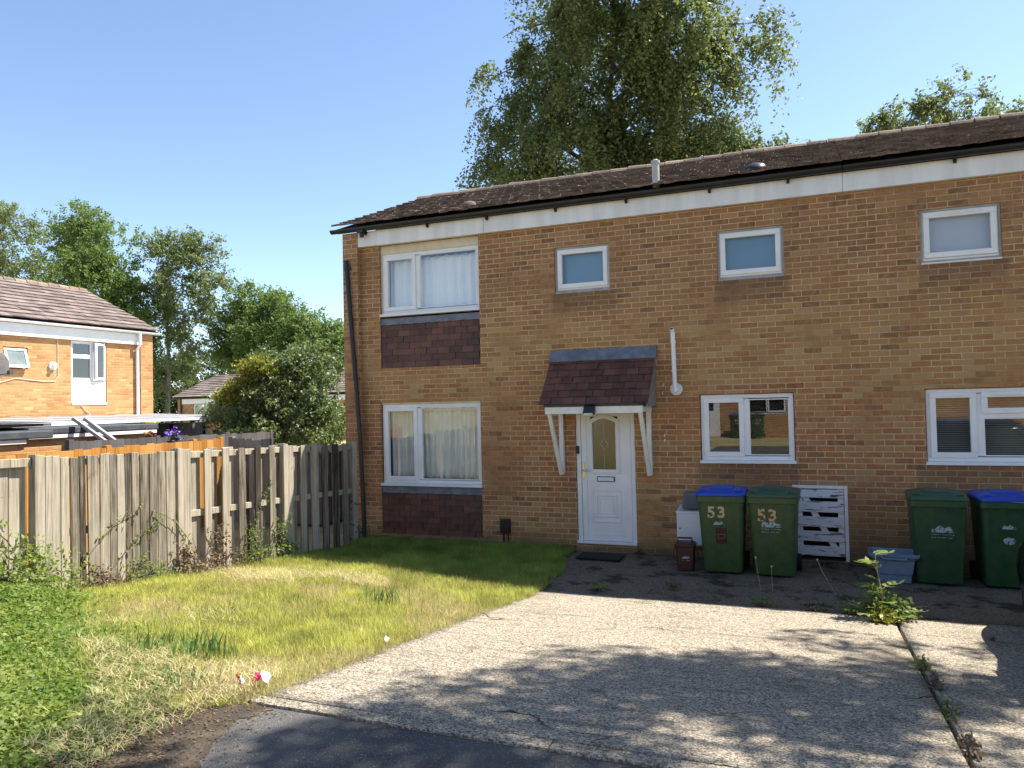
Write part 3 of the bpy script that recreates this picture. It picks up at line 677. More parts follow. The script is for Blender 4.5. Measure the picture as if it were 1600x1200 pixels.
mb = MB(); mb.tube([(-3.205, ly-.024, 1.145), (-3.205, ly-.06, 1.145)], .011, 10); mb.tube([(-3.205, ly-.06, 1.145), (-3.16, ly-.066, 1.146), (-3.1, ly-.06, 1.142)], [.012, .011, .009], 10); mb.build('door_handle', M['steel'], hp, smooth=True)
mb = MB(); mb.box(-3.312, -3.262, -.012, .0195, 1.385, 1.5); db = mb.build('doorbell', M['black'], house, bevel=.008)
mb = MB(); mb.box(-3.3, -3.274, -.0165, -.0125, 1.4, 1.44); mb.build('bell_button', M['slate_grey'], db, bevel=.004)

# canopy over the door
CX0, CX1 = -3.635, -2.1
sl = Vector((0, .58, .69)); L = sl.length; cdv = sl/L; cnr = Vector((0, -cdv.z, cdv.y))
mb = MB(); mb.prism([(-.6, 2.085), (-.02, 2.775), (-.02, 2.5), (-.06, 2.085)], CX0+.05, CX1-.05, 'x'); can = mb.build('door_canopy', M['slate_grey'], house)
t = MB(); tile_field(t, (CX0, -.63, 2.1), (1, 0, 0), cdv, cnr, CX1-CX0, L-.02, (L-.02)/7, .168, .011, .003, seed=21, lift=.011); t.build('canopy_tiles', M['tile'], can)
mb = MB(); n = 16
mb.loft([[(CX0-.01+(CX1-CX0+.02)*k/n, yy, zz+.006*math.sin(k*2.1+q)) for q, (yy, zz) in enumerate(((-.002, 2.9), (-.03, 2.895), (-.135, 2.735), (-.125, 2.72), (-.002, 2.85)))] for k in range(n+1)]); mb.build('flashing', M['lead'], can)
mb = MB(); mb.box(CX0+.075, CX1-.085, -.605, -.57, 1.975, 2.07); mb.box(CX0+.075, CX0+.13, -.5695, -.005, 1.985, 2.06); mb.box(CX1-.14, CX1-.085, -.5695, -.005, 1.985, 2.06); mb.build('canopy_beam', M['white_wood'], can, bevel=.004)
mb = MB(); mb.box(CX0+.076, CX1-.086, -.6, -.57, 2.0715, 2.115); mb.build('black_trim', M['slate_grey'], can)
mb = MB(); mb.prism([(-.585, 2.06), (-.01, 2.06), (-.01, 2.76)], CX1-.045, CX1-.02, 'x'); mb.build('canopy_cheek', M['grey_wood'], can)
for xc in (CX0+.125, CX1-.125):
    mb = MB(); mb.box(xc-.032, xc+.032, -.066, -.003, 1.09, 1.983); mb.beam((xc, -.555, 1.985), (xc, -.085, 1.1), .05, .055, (1, 0, 0)); mb.build('canopy_bracket', M['white_wood'], can, bevel=.004)
mb = MB(); mb.prism([(-.63, 2.085), (-.607, 2.1), (-.607, 1.99), (-.64, 1.96), (-.69, 1.965), (-.7, 1.985)], -2.985, -2.83, 'x'); lampb = mb.build('security_light', M['black'], can, bevel=.004)
mb = MB(); mb.prism([(-.7005, 1.984), (-.6905, 1.9645), (-.64, 1.9595), (-.648, 1.945), (-.7, 1.95), (-.712, 1.975)], -2.97, -2.845, 'x'); mb.build('lamp_lens', M['lamp_glass'], lampb)

# boiler flue, air bricks, small wall fittings
mb = MB(); fc = (-1.835, 2.285)
mb.tube([(fc[0], -.002, fc[1]), (fc[0], -.02, fc[1])], .085, 24); mb.tube([(fc[0], -.02, fc[1]), (fc[0], -.12, fc[1])], .045, 16)
mb.tube([(fc[0], -.12, fc[1]-.04), (fc[0]-.004, -.12, fc[1]+.4), (fc[0]-.01, -.12, fc[1]+.76), (fc[0]-.012, -.135, fc[1]+.8), (fc[0]-.014, -.17, fc[1]+.815)], .03, 14); flue = mb.build('flue_pipe', M['upvc'], house, smooth=False)
mb = MB(); mb.tube([(fc[0]-.014, -.1705, fc[1]+.815), (fc[0]-.014, -.172, fc[1]+.815)], .022, 12); mb.build('flue_mouth', M['void'], flue)
for z in (fc[1]+.25, fc[1]+.65): mb = MB(); mb.tube([(fc[0]-.006, -.003, z), (fc[0]-.006, -.12, z)], .012, 8); mb.tube([(fc[0]-.006, -.12, z-.012), (fc[0]-.006, -.12, z+.012)], .036, 14); mb.build('pipe_clip', M['upvc'], flue)
for z in (.76, .39):
    mb = MB(); ring(mb, -2.095, -1.875, z-.034, z+.034, .01, -.005, .02)
    for k in range(13): mb.box(-2.087+k*.0168, -2.079+k*.0168, -.004, .02, z-.025, z+.025)
    mb.box(-2.085, -1.885, -.0035, .02, z-.004, z+.004); ab = mb.build('air_brick', M['terracotta'], house)
    mb = MB(); mb.box(-2.09, -1.88, -.0015, -.0005, z-.03, z+.03); mb.build('air_gap', M['void'], ab)
mb = MB(); mb.box(-4.5, -4.355, -.09, -.002, .2, .41); rb = mb.build('service_box', M['black'], house, bevel=.012)
for x in (-4.46, -4.385): mb = MB(); mb.tube([(x, -.045, .2), (x, -.045, -.05)], .012, 8); mb.build('service_pipe', M['black'], rb)
for (x, z) in ((-2.02, 2.33), (-2.03, 2.22), (-2.02, 1.56), (-2.02, 1.63)):
    mb = MB(); mb.tube([(x, -.002, z), (x, -.02, z), (x+.015, -.025, z+.04)], .007, 6); mb.build('wall_clip', M['upvc'], house)
# meter cabinet
mb = MB(); mb.box(-1.82, -1.36, -.36, -.003, .2, .62); mb.hexa([(-1.825, -.365, .62), (-1.355, -.365, .62), (-1.825, -.003, .62), (-1.355, -.003, .62), (-1.825, -.365, .65), (-1.355, -.365, .65), (-1.825, -.003, .7), (-1.355, -.003, .7)])
mc = mb.build('meter_cabinet', M['meter'], house, bevel=.006)
mb = MB(); mb.box(-1.8, -1.38, -.378, -.3605, .215, .6); md = mb.build('cabinet_door', M['meter'], mc, bevel=.006)
mb = MB(); mb.tube([(-1.775, -.378, .43), (-1.775, -.385, .43)], .01, 10); mb.build('lock', M['black'], md)
# peeling slatted store hatch
hx0, hx1, hz0, hz1 = HATCH
mb = MB(); mb.box(hx0+.003, hx0+.045, -.015, .06, .0, hz1-.004); mb.box(hx1-.045, hx1-.003, -.015, .06, .0, hz1-.004); mb.box(hx0+.045, hx1-.045, -.015, .06, hz1-.046, hz1-.004); hf = mb.build('hatch_frame', M['white_wood'], house, bevel=.004)
mb = MB()
for zb, zt in ((.83, .94), (.645, .785), (.455, .585), (.27, .4), (.085, .21)):
    s = .004*math.sin(zb*31); mb.hexa([(hx0+.05, .0, zb+s), (hx1-.05, .0, zb-s), (hx0+.05, .022, zb+s), (hx1-.05, .022, zb-s), (hx0+.05, .0, zt+s), (hx1-.05, .0, zt-s), (hx0+.05, .022, zt+s), (hx1-.05, .022, zt-s)])
hs = mb.build('hatch_slats', M['peel'], hf, bevel=.003)
mb = MB(); mb.box(hx0+.05, hx0+.12, .023, .05, .08, .945); mb.box(hx1-.12, hx1-.05, .023, .05, .08, .945); mb.beam((hx0+.12, .036, .9), (hx1-.12, .036, .1), .07, .026, (0, 1, 0)); mb.build('hatch_brace', M['white_wood'], hf)
mb = MB(); mb.box(hx0+.003, hx1-.003, .3, .32, -.05, hz1); mb.box(hx0-.02, hx0+.0025, .281, .32, -.05, hz1); mb.box(hx1-.0025, hx1+.02, .281, .32, -.05, hz1); mb.build('cupboard_back', M['void'], hf)
mb = MB(); mb.box(hx0-.01, hx1+.01, -.06, .1, -.1, .028); mb.build('hatch_step', M['paving'], house)
mb = MB(); mb.box(DX0-.02, DX1+.02, -.03, .0, -.06, .098); mb.build('door_step', M['brick'], house)

# ------------------------------------------------------------------ wheelie bins and things along the wall
def rrect(cx, cy, w, d, r, z, n=4):
    pts = []
    for qx, qy, a0 in ((1, 1, 0), (-1, 1, 90), (-1, -1, 180), (1, -1, 270)):
        for k in range(n+1):
            a = R(a0+90*k/n); pts.append((cx+qx*(w/2-r)+r*math.cos(a), cy+qy*(d/2-r)+r*math.sin(a), z))
    return pts
def text_mesh(s, size, m, name, parent, loc, rot=(R(90), 0, 0)):
    cu = bpy.data.curves.new(name, 'FONT'); cu.body = s; cu.size = size; cu.offset = size*.035; cu.extrude = .0008; cu.align_x = 'CENTER'; cu.space_character = 1.25
    tmp = bpy.data.objects.new(name+'_tmp', cu); col.objects.link(tmp); bpy.context.view_layer.update()
    me = bpy.data.meshes.new_from_object(tmp.evaluated_get(bpy.context.evaluated_depsgraph_get())); bpy.data.objects.remove(tmp); bpy.data.curves.remove(cu)
    me.materials.clear(); me.materials.append(m); o = bpy.data.objects.new(name, me); col.objects.link(o); o.parent = parent; o.location = loc; o.rotation_euler = rot; return o
def emblem(parent, x, y, z, w, rx, lines=2, seed=0, n='council_emblem'):
    """worn white emblem: a tree-top silhouette over a band and two rows of lettering too worn to read"""
    r = random.Random(seed); mb = MB(); N = 26; base = z; pts = [(x-w/2, base)]
    for k in range(N+1):
        u = k/N; h = w*(.13+.17*math.sin(math.pi*u)**.6+.07*math.sin(u*14+seed)+.03*r.random()); pts.append((x-w/2+w*u, base+h))
    pts.append((x+w/2, base)); mb.prism(pts, y-.0012, y, 'y')
    for q in range(lines):
        zz = base-.022-q*.034; xx = x-w/2
        while xx < x+w/2: ww = r.uniform(.008, .02); mb.box(xx, xx+ww*.6, y-.0012, y, zz-.004-.005*r.random(), zz+.004*r.random()); xx += ww
    o = mb.build(n, M['emblem'], parent); return o
def wheelie_bin(label, loc, rz, lid, body, group='wheelie bins along the house wall'):
    t = thing('wheelie_bin', label, 'bin', loc, rz, group)
    # front faces -Y; depth runs to +Y
    mb = MB(); rings = []
    for z, w, d, cy in ((.02, .455, .5, .03), (.05, .465, .51, .03), (.5, .51, .575, .005), (.86, .545, .64, -.015), (.9, .55, .65, -.015)): rings.append(rrect(0, cy, w, d, .055, z))
    mb.loft(rings); bo = mb.build('body', M[body], t, smooth=True)
    es = bo.modifiers.new('e', 'EDGE_SPLIT'); es.split_angle = R(35)
    mb = MB()
    for x in (-.135, .14):                                          # moulded flutes down the front
        mb.hexa([(x-.012, -.222, .06), (x+.012, -.222, .06), (x-.012, -.2, .06), (x+.012, -.2, .06), (x-.016, -.335, .86), (x+.016, -.335, .86), (x-.016, -.31, .86), (x+.016, -.31, .86)])
    mb.build('front_ribs', M[body], t, bevel=.008)
    mb = MB(); mb.loft([rrect(0, -.015, .57, .69, .05, .885), rrect(0, -.015, .585, .705, .05, .89), rrect(0, -.015, .585, .705, .05, .955), rrect(0, -.015, .57, .69, .05, .96)]); rim = mb.build('rim', M[body], t)
    mb = MB()
    comb = [(-.25, -.325)]
    for k in range(9): x = -.24+k*.06; comb += [(x-.004, -.3255), (x-.004, -.345), (x+.004, -.345), (x+.004, -.3255)]
    mb.prism(comb+[(.25, -.325), (.25, -.31), (-.25, -.31)], .845, .884, 'z')
    mb.build('rim_ribs', M[body], rim)
    # lid: skirt, shallow dome, raised panel, two grips
    mb = MB()
    mb.loft([rrect(0, -.015, .57, .69, .06, .962), rrect(0, -.02, .6, .73, .07, .964), rrect(0, -.02, .6, .73, .07, .985), rrect(0, -.015, .56, .68, .08, 1.012), rrect(0, .0, .4, .5, .09, 1.03), rrect(0, .01, .2, .3, .08, 1.035)])
    mb.prism([(-.17, .0), (-.14, .03), (.14, .03), (.17, 0)], -.36, -.34, 'y') if False else None
    li = mb.build('lid', M[lid], t, smooth=True); e2 = li.modifiers.new('e', 'EDGE_SPLIT'); e2.split_angle = R(38)
    mb = MB(); mb.loft([rrect(.0, -.05, .3, .36, .05, 1.022), rrect(.0, -.05, .27, .33, .05, 1.05)]); mb.build('lid_panel', M[lid], li, bevel=.006)
    for s in (-1, 1):
        mb = MB(); mb.tube([(s*.245, -.3, .99), (s*.245, -.325, 1.025), (s*.19, -.335, 1.03), (s*.15, -.325, 1.0)], .013, 8); mb.build('lid_grip', M[lid], li, smooth=True)
    mb = MB(); mb.tube([(-.25, .39, .94), (.25, .39, .94)], .016, 10)
    for x in (-.22, 0, .22): mb.box(x-.03, x+.03, .32, .4, .9, .965)
    mb.build('handle', M[body], t)
    for s in (-1, 1):
        mb = MB(); mb.tube([(s*.225, .27, .1), (s*.285, .27, .1)], .1, 20); wh = mb.build('wheel', M['rubber'], t, bevel=.01)
        mb = MB(); mb.tube([(s*.286, .27, .1), (s*.29, .27, .1)], .05, 14); mb.build('hub', M['black'], wh)
    return t
def front_rot(): return math.atan2(.135-.0, .81)                   # the front face leans out upwards
FR = -math.atan2(.11, .84)
def ybin(z): return -.220-.1*(z/.86)**.95-.004 if z < .5 else -.2825-(z-.5)/.36*.0525-.004
BY = -.74
b1 = wheelie_bin('green wheelie bin with a blue lid, numbered 53, beside the white meter cabinet', (-1.17, BY, -.005), R(2), 'bin_blue', 'bin_olive')
text_mesh('53', .19, M['digit'], 'house_number', b1, (-.055, ybin(.77)-.001, .7), (R(90)+R(8), 0, 0))
e = emblem(b1, 0, 0, 0, .13, 0, 0, 4); e.location = (-.03, ybin(.6)-.0015, .605); e.rotation_euler = (R(8), 0, 0)
mb = MB(); mb.box(-.065, .065, -.0015, 0, -.1, .1); st = mb.build('sticker', M['sticker'], b1); st.location = (-.005, ybin(.47)-.002, .47); st.rotation_euler = (R(8), 0, 0)
mb = MB(); pts = [(.045*math.cos(a), -.004, .01+.045*math.sin(a)) for a in [math.pi+math.pi*k/10 for k in range(11)]]; mb.tube(pts, .003, 5); mb.tube([(-.05, -.004, .02), (.05, -.004, .02)], .003, 5); mb.build('sticker_print', M['sticker_line'], st)
b2 = wheelie_bin('plain green wheelie bin with a very worn number 53, beside the slatted hatch', (-.56, BY-.01, -.005), R(-1), 'bin_lid', 'bin_olive')
text_mesh('53', .2, M['digit_worn'], 'house_number', b2, (-.06, ybin(.77)-.001, .68), (R(90)+R(8), 0, 0))
e = emblem(b2, 0, 0, 0, .22, 0, 2, 6); e.location = (-.02, ybin(.62)-.0015, .6); e.rotation_euler = (R(8), 0, 0)
b3 = wheelie_bin('dark green wheelie bin without number, right of the open blue grey tub', (1.195, -.66, -.005), R(-2), 'bin_lid', 'bin_green')
e = emblem(b3, 0, 0, 0, .21, 0, 2, 9); e.location = (.03, ybin(.62)-.0015, .6); e.rotation_euler = (R(8), 0, 0)
b4 = wheelie_bin('unnumbered green wheelie bin with a blue lid at the right edge beside the black car', (1.86, -.64, -.005), R(2), 'bin_blue', 'bin_green')
e = emblem(b4, 0, 0, 0, .13, 0, 0, 12); e.location = (-.02, ybin(.68)-.0015, .66); e.rotation_euler = (R(8), 0, 0)
mb = MB(); mb.prism([(.058*math.cos(a)*(1+.08*math.sin(5*a)), .04*math.sin(a)) for a in [2*math.pi*k/20 for k in range(20)]], -.0015, 0, 'y'); e = mb.build('round_sticker', M['emblem'], b4); e.location = (-.015, ybin(.53)-.002, .53); e.rotation_euler = (R(8), 0, 0)
mb = MB(); mb.hexa([(-.02, -.36, .958), (.19, -.37, .952), (.0, -.25, .961), (.2, -.24, .961), (-.02, -.36, .962), (.19, -.37, .956), (.0, -.25, .9625), (.2, -.24, .9625)])
fl = mb.build('folded_leaflet', M['paper']); tag(fl, 'crumpled pale leaflet poking out under the blue bin lid at the right edge', 'leaflet'); fl.location = (1.86, -.64, -.003)
# kitchen caddy
cd_ = thing('food_caddy', 'small dark brown food waste caddy with a raised handle, beside the numbered blue lidded bin', 'caddy', (-1.635, -.82, -.005), R(4))
mb = MB(); mb.loft([rrect(0, 0, .2, .2, .03, 0), rrect(0, 0, .235, .225, .03, .29)]); mb.build('body', M['caddy'], cd_, bevel=.004)
mb = MB(); mb.loft([rrect(0, 0, .25, .24, .035, .291), rrect(0, 0, .265, .255, .035, .3), rrect(0, 0, .265, .255, .035, .32), rrect(0, .0, .2, .19, .04, .345)]); mb.build('lid', M['caddy'], cd_, bevel=.003)
mb = MB(); mb.tube([(-.085, -.06, .335), (-.085, -.06, .4), (.085, -.06, .4), (.085, -.06, .335)], .012, 8); mb.build('handle', M['caddy'], cd_)
mb = MB()
for s in (-1, 1): mb.tube([(s*.125, 0, .27), (s*.15, -.01, .22), (s*.145, -.02, .13), (s*.115, -.03, .1)], .008, 6)
mb.build('side_handles', M['caddy'], cd_)
e = emblem(cd_, 0, 0, 0, .09, 0, 1, 15); e.location = (.01, -.1105, .15); e.rotation_euler = (R(2.5), 0, 0)
# ribbed basket on the meter cabinet
bk = thing('plastic_basket', 'grey ribbed plastic basket turned upside down on top of the white meter cabinet', 'basket', (-1.56, -.2, .69), R(2))
mb = MB(); mb.loft([rrect(0, 0, .4, .27, .03, .0), rrect(0, 0, .35, .22, .03, .2)]); bb = mb.build('shell', M['basket'], bk, bevel=.004)
mb = MB()
for k in range(15): x = -.17+k*.0243; mb.hexa([(x-.006, -.143, .015), (x+.006, -.143, .015), (x-.006, -.13, .015), (x+.006, -.13, .015), (x*.9-.006, -.1175, .175), (x*.9+.006, -.1175, .175), (x*.9-.006, -.105, .175), (x*.9+.006, -.105, .175)])
mb.build('ribs', M['basket'], bk); 
# recycling tub
tb = thing('recycling_tub', 'open blue grey plastic recycling tub on the paving beside the dark green bin', 'tub', (.735, -.77, -.005), R(-3))
def tubm(mb, zb, inner):
    w = .006 if not inner else 0
mb = MB(); rings = [rrect(0, 0, .34, .24, .035, 0), rrect(0, 0, .35, .25, .035, .09), rrect(0, 0, .375, .275, .035, .095), rrect(0, 0, .42, .31, .035, .25), rrect(0, 0, .52, .39, .04, .3), rrect(0, 0, .53, .4, .04, .335), rrect(0, 0, .515, .385, .04, .337), rrect(0, 0, .4, .29, .035, .25), rrect(0, 0, .33, .23, .035, .015)]
mb.loft(rings); tbb = mb.build('tub', M['tub'], tb); bv = tbb.modifiers.new('b', 'BEVEL'); bv.width = .004; bv.segments = 2
mb = MB(); mb.tube([(-.13, -.2, .305), (-.12, -.225, .285), (.12, -.225, .285), (.13, -.2, .305)], .012, 8); mb.build('handle', M['tub'], tb)
# doormat
mb = MB(); mb.box(-3.17, -2.56, -.62, -.22, .0, .014)
mt = mb.build('doormat', M['rubber'], bevel=.004); tag(mt, 'thin black rubber doormat on the paving before the white front door', 'doormat')
# detached downpipe leaning in the corner
mb = MB(); mb.tube([(-6.83, -.17, -.05), (-6.845, -.165, .6), (-6.9, -.155, 1.8), (-6.99, -.15, 2.95), (-7.11, -.145, 4.53)], .036, 14)
dp = thing('downpipe', 'black downpipe detached from its gutter and leaning along the house corner', 'pipe', (-6.83, -.17, 0))
o = mb.build('pipe', M['black'], smooth=True); o.parent = dp; o.matrix_parent_inverse = Matrix.Translation((6.83, .17, 0))
es = o.modifiers.new('e', 'EDGE_SPLIT'); es.split_angle = R(50)
for z, x, y in ((4.4, -7.1, -.145), (2.6, -6.963, -.152), (.9, -6.86, -.163)):
    mb = MB(); mb.tube([(x, y, z-.025), (x-.002, y, z+.025)], .045, 14); mb.box(x-.01, x+.075, y-.01, y+.03, z-.015, z+.015); o = mb.build('clip', M['black']); o.parent = dp; o.matrix_parent_inverse = Matrix.Translation((6.83, .17, 0))

# ------------------------------------------------------------------ fences
def board(mb, x, y0, y1, zb, zt, th=.022, seed=0, face=1):
    r = random.Random(seed); a = r.uniform(-.008, .008); t = r.uniform(-.012, .012); e = r.uniform(-.006, .006)
    mb.hexa([(x, y0, zb), (x+th, y0, zb), (x+a, y1, zb), (x+th+a, y1, zb), (x+e, y0+t, zt), (x+th+e, y0+t, zt), (x+a+e, y1+t, zt+e), (x+th+a+e, y1+t, zt+e)])
fence = thing('weathered_fence', 'weathered grey wooden garden fence with gappy boards between lawn and gardens, meeting the house corner', 'fence', (-6.8, -.5, 0))
def fpart(mb, name, m): o = mb.build(name, m, bevel=.004, segs=1); o.parent = fence; o.matrix_parent_inverse = Matrix.Translation((6.8, .5, 0)); return o
FP = [(-.55, 1.585), (-2.2, 1.65), (-4.02, 1.7), (-5.7, 1.745)]
ftop = lambda y: float(np.interp(y, [p[0] for p in FP[::-1]], [p[1] for p in FP[::-1]]))
for k, (y, zt) in enumerate(FP):
    zb = zgf(-6.8, y)-.2; w = .05 if k else .045
    mb = MB(); mb.hexa([(-6.83, y-w, zb), (-6.72, y-w, zb), (-6.83, y+w, zb), (-6.72, y+w, zb), (-6.835+.01*k % .02, y-w+.006, zt+.015), (-6.725, y-w, zt+.02), (-6.835, y+w, zt+.01), (-6.725, y+w, zt)]); fpart(mb, 'post', M['old_wood'])
for k in range(3):
    ya, yb = FP[k+1][0]+.055, FP[k][0]-.055; mb = MB(); r = random.Random(40+k)
    if k == 2:                                             # close-boarded bay
        y = ya
        while y < yb-.02:
            w = r.choice((.085, .1, .12, .13)); gap = r.choice((.002, .004, .004, .012)); e = min(y+w, yb); ym = (y+e)/2
            board(mb, -6.76+r.uniform(-.006, .008), y, e-gap, zgf(-6.8, ym)+r.uniform(-.04, .03), ftop(ym)-r.uniform(.0, .03), .02, r.random()); y = e
    else:                                                  # hit and miss bays
        n = 6 if k == 1 else 6; st = (yb-ya)/n; sw = .105 if k == 1 else .115
        for q in range(n):
            y = ya+q*st+(.02 if q else .0); board(mb, -6.755+r.uniform(-.004, .006), y, y+sw, zgf(-6.8, y)-.03, ftop(y)-r.uniform(0, .02), .022, r.random())
        for q in range(n):
            y = ya+(q+.4)*st
            board(mb, -6.83, y, y+st*.66, zgf(-6.8, y)-.03, ftop(y)-r.uniform(.0, .05), .02, r.random())
    pn = fpart(mb, 'panel_boards', M['old_wood'])
    mb = MB()
    for h in (.04, .72):
        za, zb = ftop(ya)-h, ftop(yb)-h
        if h > .9 and k == 2: continue
        mb.beam((-6.79, ya-.02, za-.03), (-6.79, yb+.02, zb-.03), .04, .075)
    o = fpart(mb, 'rail', M['old_wood'])
# continuation of the fence beyond the near post is broken: a stub rail
mb = MB(); mb.beam((-6.79, -5.75, 1.69), (-6.79, -6.9, 1.72), .04, .08); board(mb, -6.84, -5.93, -5.77, .4, 1.68, .02, 3); board(mb, -6.84, -6.12, -5.945, .4, 1.69, .02, 5); board(mb, -6.84, -6.4, -6.17, .4, 1.7, .02, 6); fpart(mb, 'stub_rail', M['old_wood'])

def simple_fence(name, label, a, b, zt0, zt1, m, group=None, bw=.15, zb=0.0, posts=True, seed=0, cat='fence', postm=None):
    a = Vector((a[0], a[1], 0)); b = Vector((b[0], b[1], 0)); L = (b-a).length; d = (b-a)/L; nrm = Vector((-d.y, d.x, 0)); r = random.Random(seed)
    t = thing(name, label, cat, a, math.atan2(d.y, d.x), group); mb = MB(); x = 0
    while x < L-.02:
        e = min(x+bw, L); zt = zt0+(zt1-zt0)*x/L+r.uniform(-.012, .012); tw = r.uniform(.002, .012)
        mb.hexa([(x, tw, zb), (e-.008, 0, zb), (x, tw+.018, zb), (e-.008, .018, zb), (x, tw, zt), (e-.008, 0, zt), (x, tw+.018, zt), (e-.008, .018, zt)]); x = e
    mb.build('panel_boards', m, t)
    mb = MB()
    for h in (.15, .9): mb.beam((0, .06, zt0-h), (L, .06, zt1-h), .05, .07)
    mb.build('rail', m, t)
    if posts:
        for k in range(int(L/1.8)+2):
            x = min(k*1.8, L); mb = MB(); z = zt0+(zt1-zt0)*x/L+.03; mb.box(x-.04, x+.05, -.005, .1, zb, z); mb.build('post', postm or m, t, bevel=.004)
    return t
simple_fence('orange_fence', 'orange stained closeboard fence showing above the weathered fence', (-10.5, -7.2), (-10.5, .66), 1.555, 1.6, M['orange_wood'], seed=4, postm=M['orange_wood'])
simple_fence('grey_fence', 'short run of pale grey fence boards ending in a dark post, left of the bush', (-10.42, .8), (-9.72, 1.0), 1.6, 1.55, M['grey_wood'], seed=5)
simple_fence('dark_fence', 'dark grey board fence just behind the orange stained fence', (-11.6, -1.6), (-11.6, 3.4), 1.67, 1.62, M['dark_wood'], seed=6)
sh_ = thing('garden_shed', 'low dark shed roof just visible under the bush behind the weathered fence', 'shed', (-9.2, 1.6, 0))
mb = MB(); mb.prism([(-.7, 0), (.7, 0), (.7, 1.27), (-.7, 1.33)], -.6, 1.0, 'y'); mb.build('walls', M['dark_wood'], sh_)
mb = MB(); mb.hexa([(-.8, -.7, 1.335), (.8, -.7, 1.275), (-.8, 1.1, 1.335), (.8, 1.1, 1.275), (-.8, -.7, 1.375), (.8, -.7, 1.315), (-.8, 1.1, 1.375), (.8, 1.1, 1.315)]); mb.build('roof', M['black'], sh_)

# ------------------------------------------------------------------ the sunlit house on the left (facade faces +X)
LX, LY1 = -18.0, 5.9
lh = thing('brick_house', 'sunlit yellow brick house on the left with white fascia, open casement and satellite dish', 'house', (LX, LY1, 0), R(90))
# local x = world y - LY1, local -y = world +X
DZ = 4.36-4.985                                     # this terrace stands a little lower
LT = 4.36
lw_ = (-2.52, -1.46, 2.36, 4.05); sw_ = (-4.3, -3.68, 3.25, 3.78)
mb = MB(); wall_holes(mb, -12, 0, -1, LT, [lw_, sw_]); mb.box(-.42, -.001, -.1, -.0008, -1, LT); mb.box(-.28, 0, .2805, 5.7, -1, LT); mb.box(-12, -.281, 5.42, 5.7, -1, LT); mb.prism([(.3, LT), (5.6, LT), (2.8, LT+1.05)], -.28, -.01, 'x')
mb.build('wall', M['brick_lit'], lh)
mb = room(lh, -11.8, -.4, .1, LT-.1, .31, 4.5); mb.build('interior', M['void'], lh)
mb = MB(); mb.box(-12, -.43, -.08, -.004, LT-.305, LT); mb.build('fascia_board', M['upvc'], lh, bevel=.004)
mb = gutter(-12, .2, -.17, LT+.06, .06); mb.build('gutter', M['upvc'], lh)
roof_l, _, _ = roof_parts(lh, -12, .16, 31, 'roof_grey', .3, .3, (-.2, LT+.1), (2.8, LT+1.52), .03, 'ridge', .006)
mb = MB(); z = LT+.1+.39*.8; mb.box(-1.3, -1.02, .6, .95, z+.02, z+.13); mb.build('roof_vent', M['lead'], roof_l, bevel=.02)
mb = MB(); mb.box(-4.2, -4.0, 2.0, 2.2, LT+1.15, LT+1.27); mb.build('roof_vent', M['roof'], roof_l, bevel=.02)
mb = MB(); mb.tube([(-.5, -.17, LT+.02), (-.5, -.17, LT-.3), (-.5, -.06, LT-.45), (-.5, -.06, .2)], .045, 12); mb.build('downpipe', M['upvc'], lh)
x0, x1, z0, z1 = lw_
wo = window(lh, x0+.01, x0+.64, 3.0, z1-.005, [(x0+.06, x0+.6, 3.68, z1-.06, 0), (x0+.06, x0+.6, 3.06, 3.6, 0)], y=.03, fw=.05, glass='glass_far')
mb = MB(); ring(mb, x0+.645, x1-.01, 3.0, z1-.005, .05, .03, .09); cf = mb.build('window', M['upvc'], lh)
mt_ = Matrix.Translation((x1-.05, .0, 0)) @ Matrix.Rotation(R(11), 4, 'Z')   # open casement, hinged on the right
s = MB(); ring(s, -.36, 0, 3.03, z1-.04, .06, -.02, .03); s.v = [tuple(mt_ @ Vector(v)) for v in s.v]; so = s.build('open_casement', M['upvc'], cf, bevel=.004)
s = MB(); s.box(-.32, -.04, 0, .012, 3.08, z1-.09); s.v = [tuple(mt_ @ Vector(v)) for v in s.v]; s.build('pane', M['glass_far'], cf)
mb = MB(); mb.box(x0+.01, x1-.01, .02, .1, z0+.06, 2.99); mb.box(x0+.005, x1-.005, -.02, .1, z0-.0, z0+.055); mb.box(x0+.05, x1-.05, .012, .0195, z0+.12, 2.93); mb.build('white_panel', M['upvc'], lh, bevel=.004)
x0, x1, z0, z1 = sw_
mb = MB(); ring(mb, x0+.005, x1-.005, z0+.005, z1-.005, .035, .05, .1); sf = mb.build('window', M['grey_frame'], lh)
mt_ = Matrix.Translation((0, .04, z1-.03)) @ Matrix.Rotation(R(-17), 4, 'X')   # top-hung and pushed open
s = MB(); ring(s, x0+.03, x1-.03, -.49, 0, .06, -.02, .03); s.v = [tuple(mt_ @ Vector(v)) for v in s.v]; s.build('open_casement', M['upvc'], sf, bevel=.004)
s = MB(); s.box(x0+.085, x1-.085, 0, .012, -.435, -.055); s.v = [tuple(mt_ @ Vector(v)) for v in s.v]; s.build('pane', pm('frosted_pane', (.2, .24, .24), (.14, .17, .17), 4, .3), sf)
mb = MB(); cx_, cz_ = -3.05, 3.36; mb.tube([(cx_, -.002, cz_), (cx_, -.06, cz_)], .1, 18); mb.tube([(cx_, -.06, cz_), (cx_, -.13, cz_)], .05, 12); mb.build('flue_terminal', M['meter'], lh)
mb = MB(); mb.tube([(-2.9, -.01, LT-.3), (-2.9, -.012, 3.1), (-2.98, -.012, 2.97), (-3.3, -.012, 2.96), (-4.0, -.012, 3.02), (-4.6, -.012, 2.85), (-5.0, -.012, 2.7)], .012, 6); mb.tube([(-2.25, -.012, 2.34), (-2.0, -.03, 2.1), (-1.9, -.03, 1.9)], .01, 6); mb.build('cable', pm('pale_cable', (.6, .52, .4), None, 3, .6), lh)
dish = MB(); rg = []
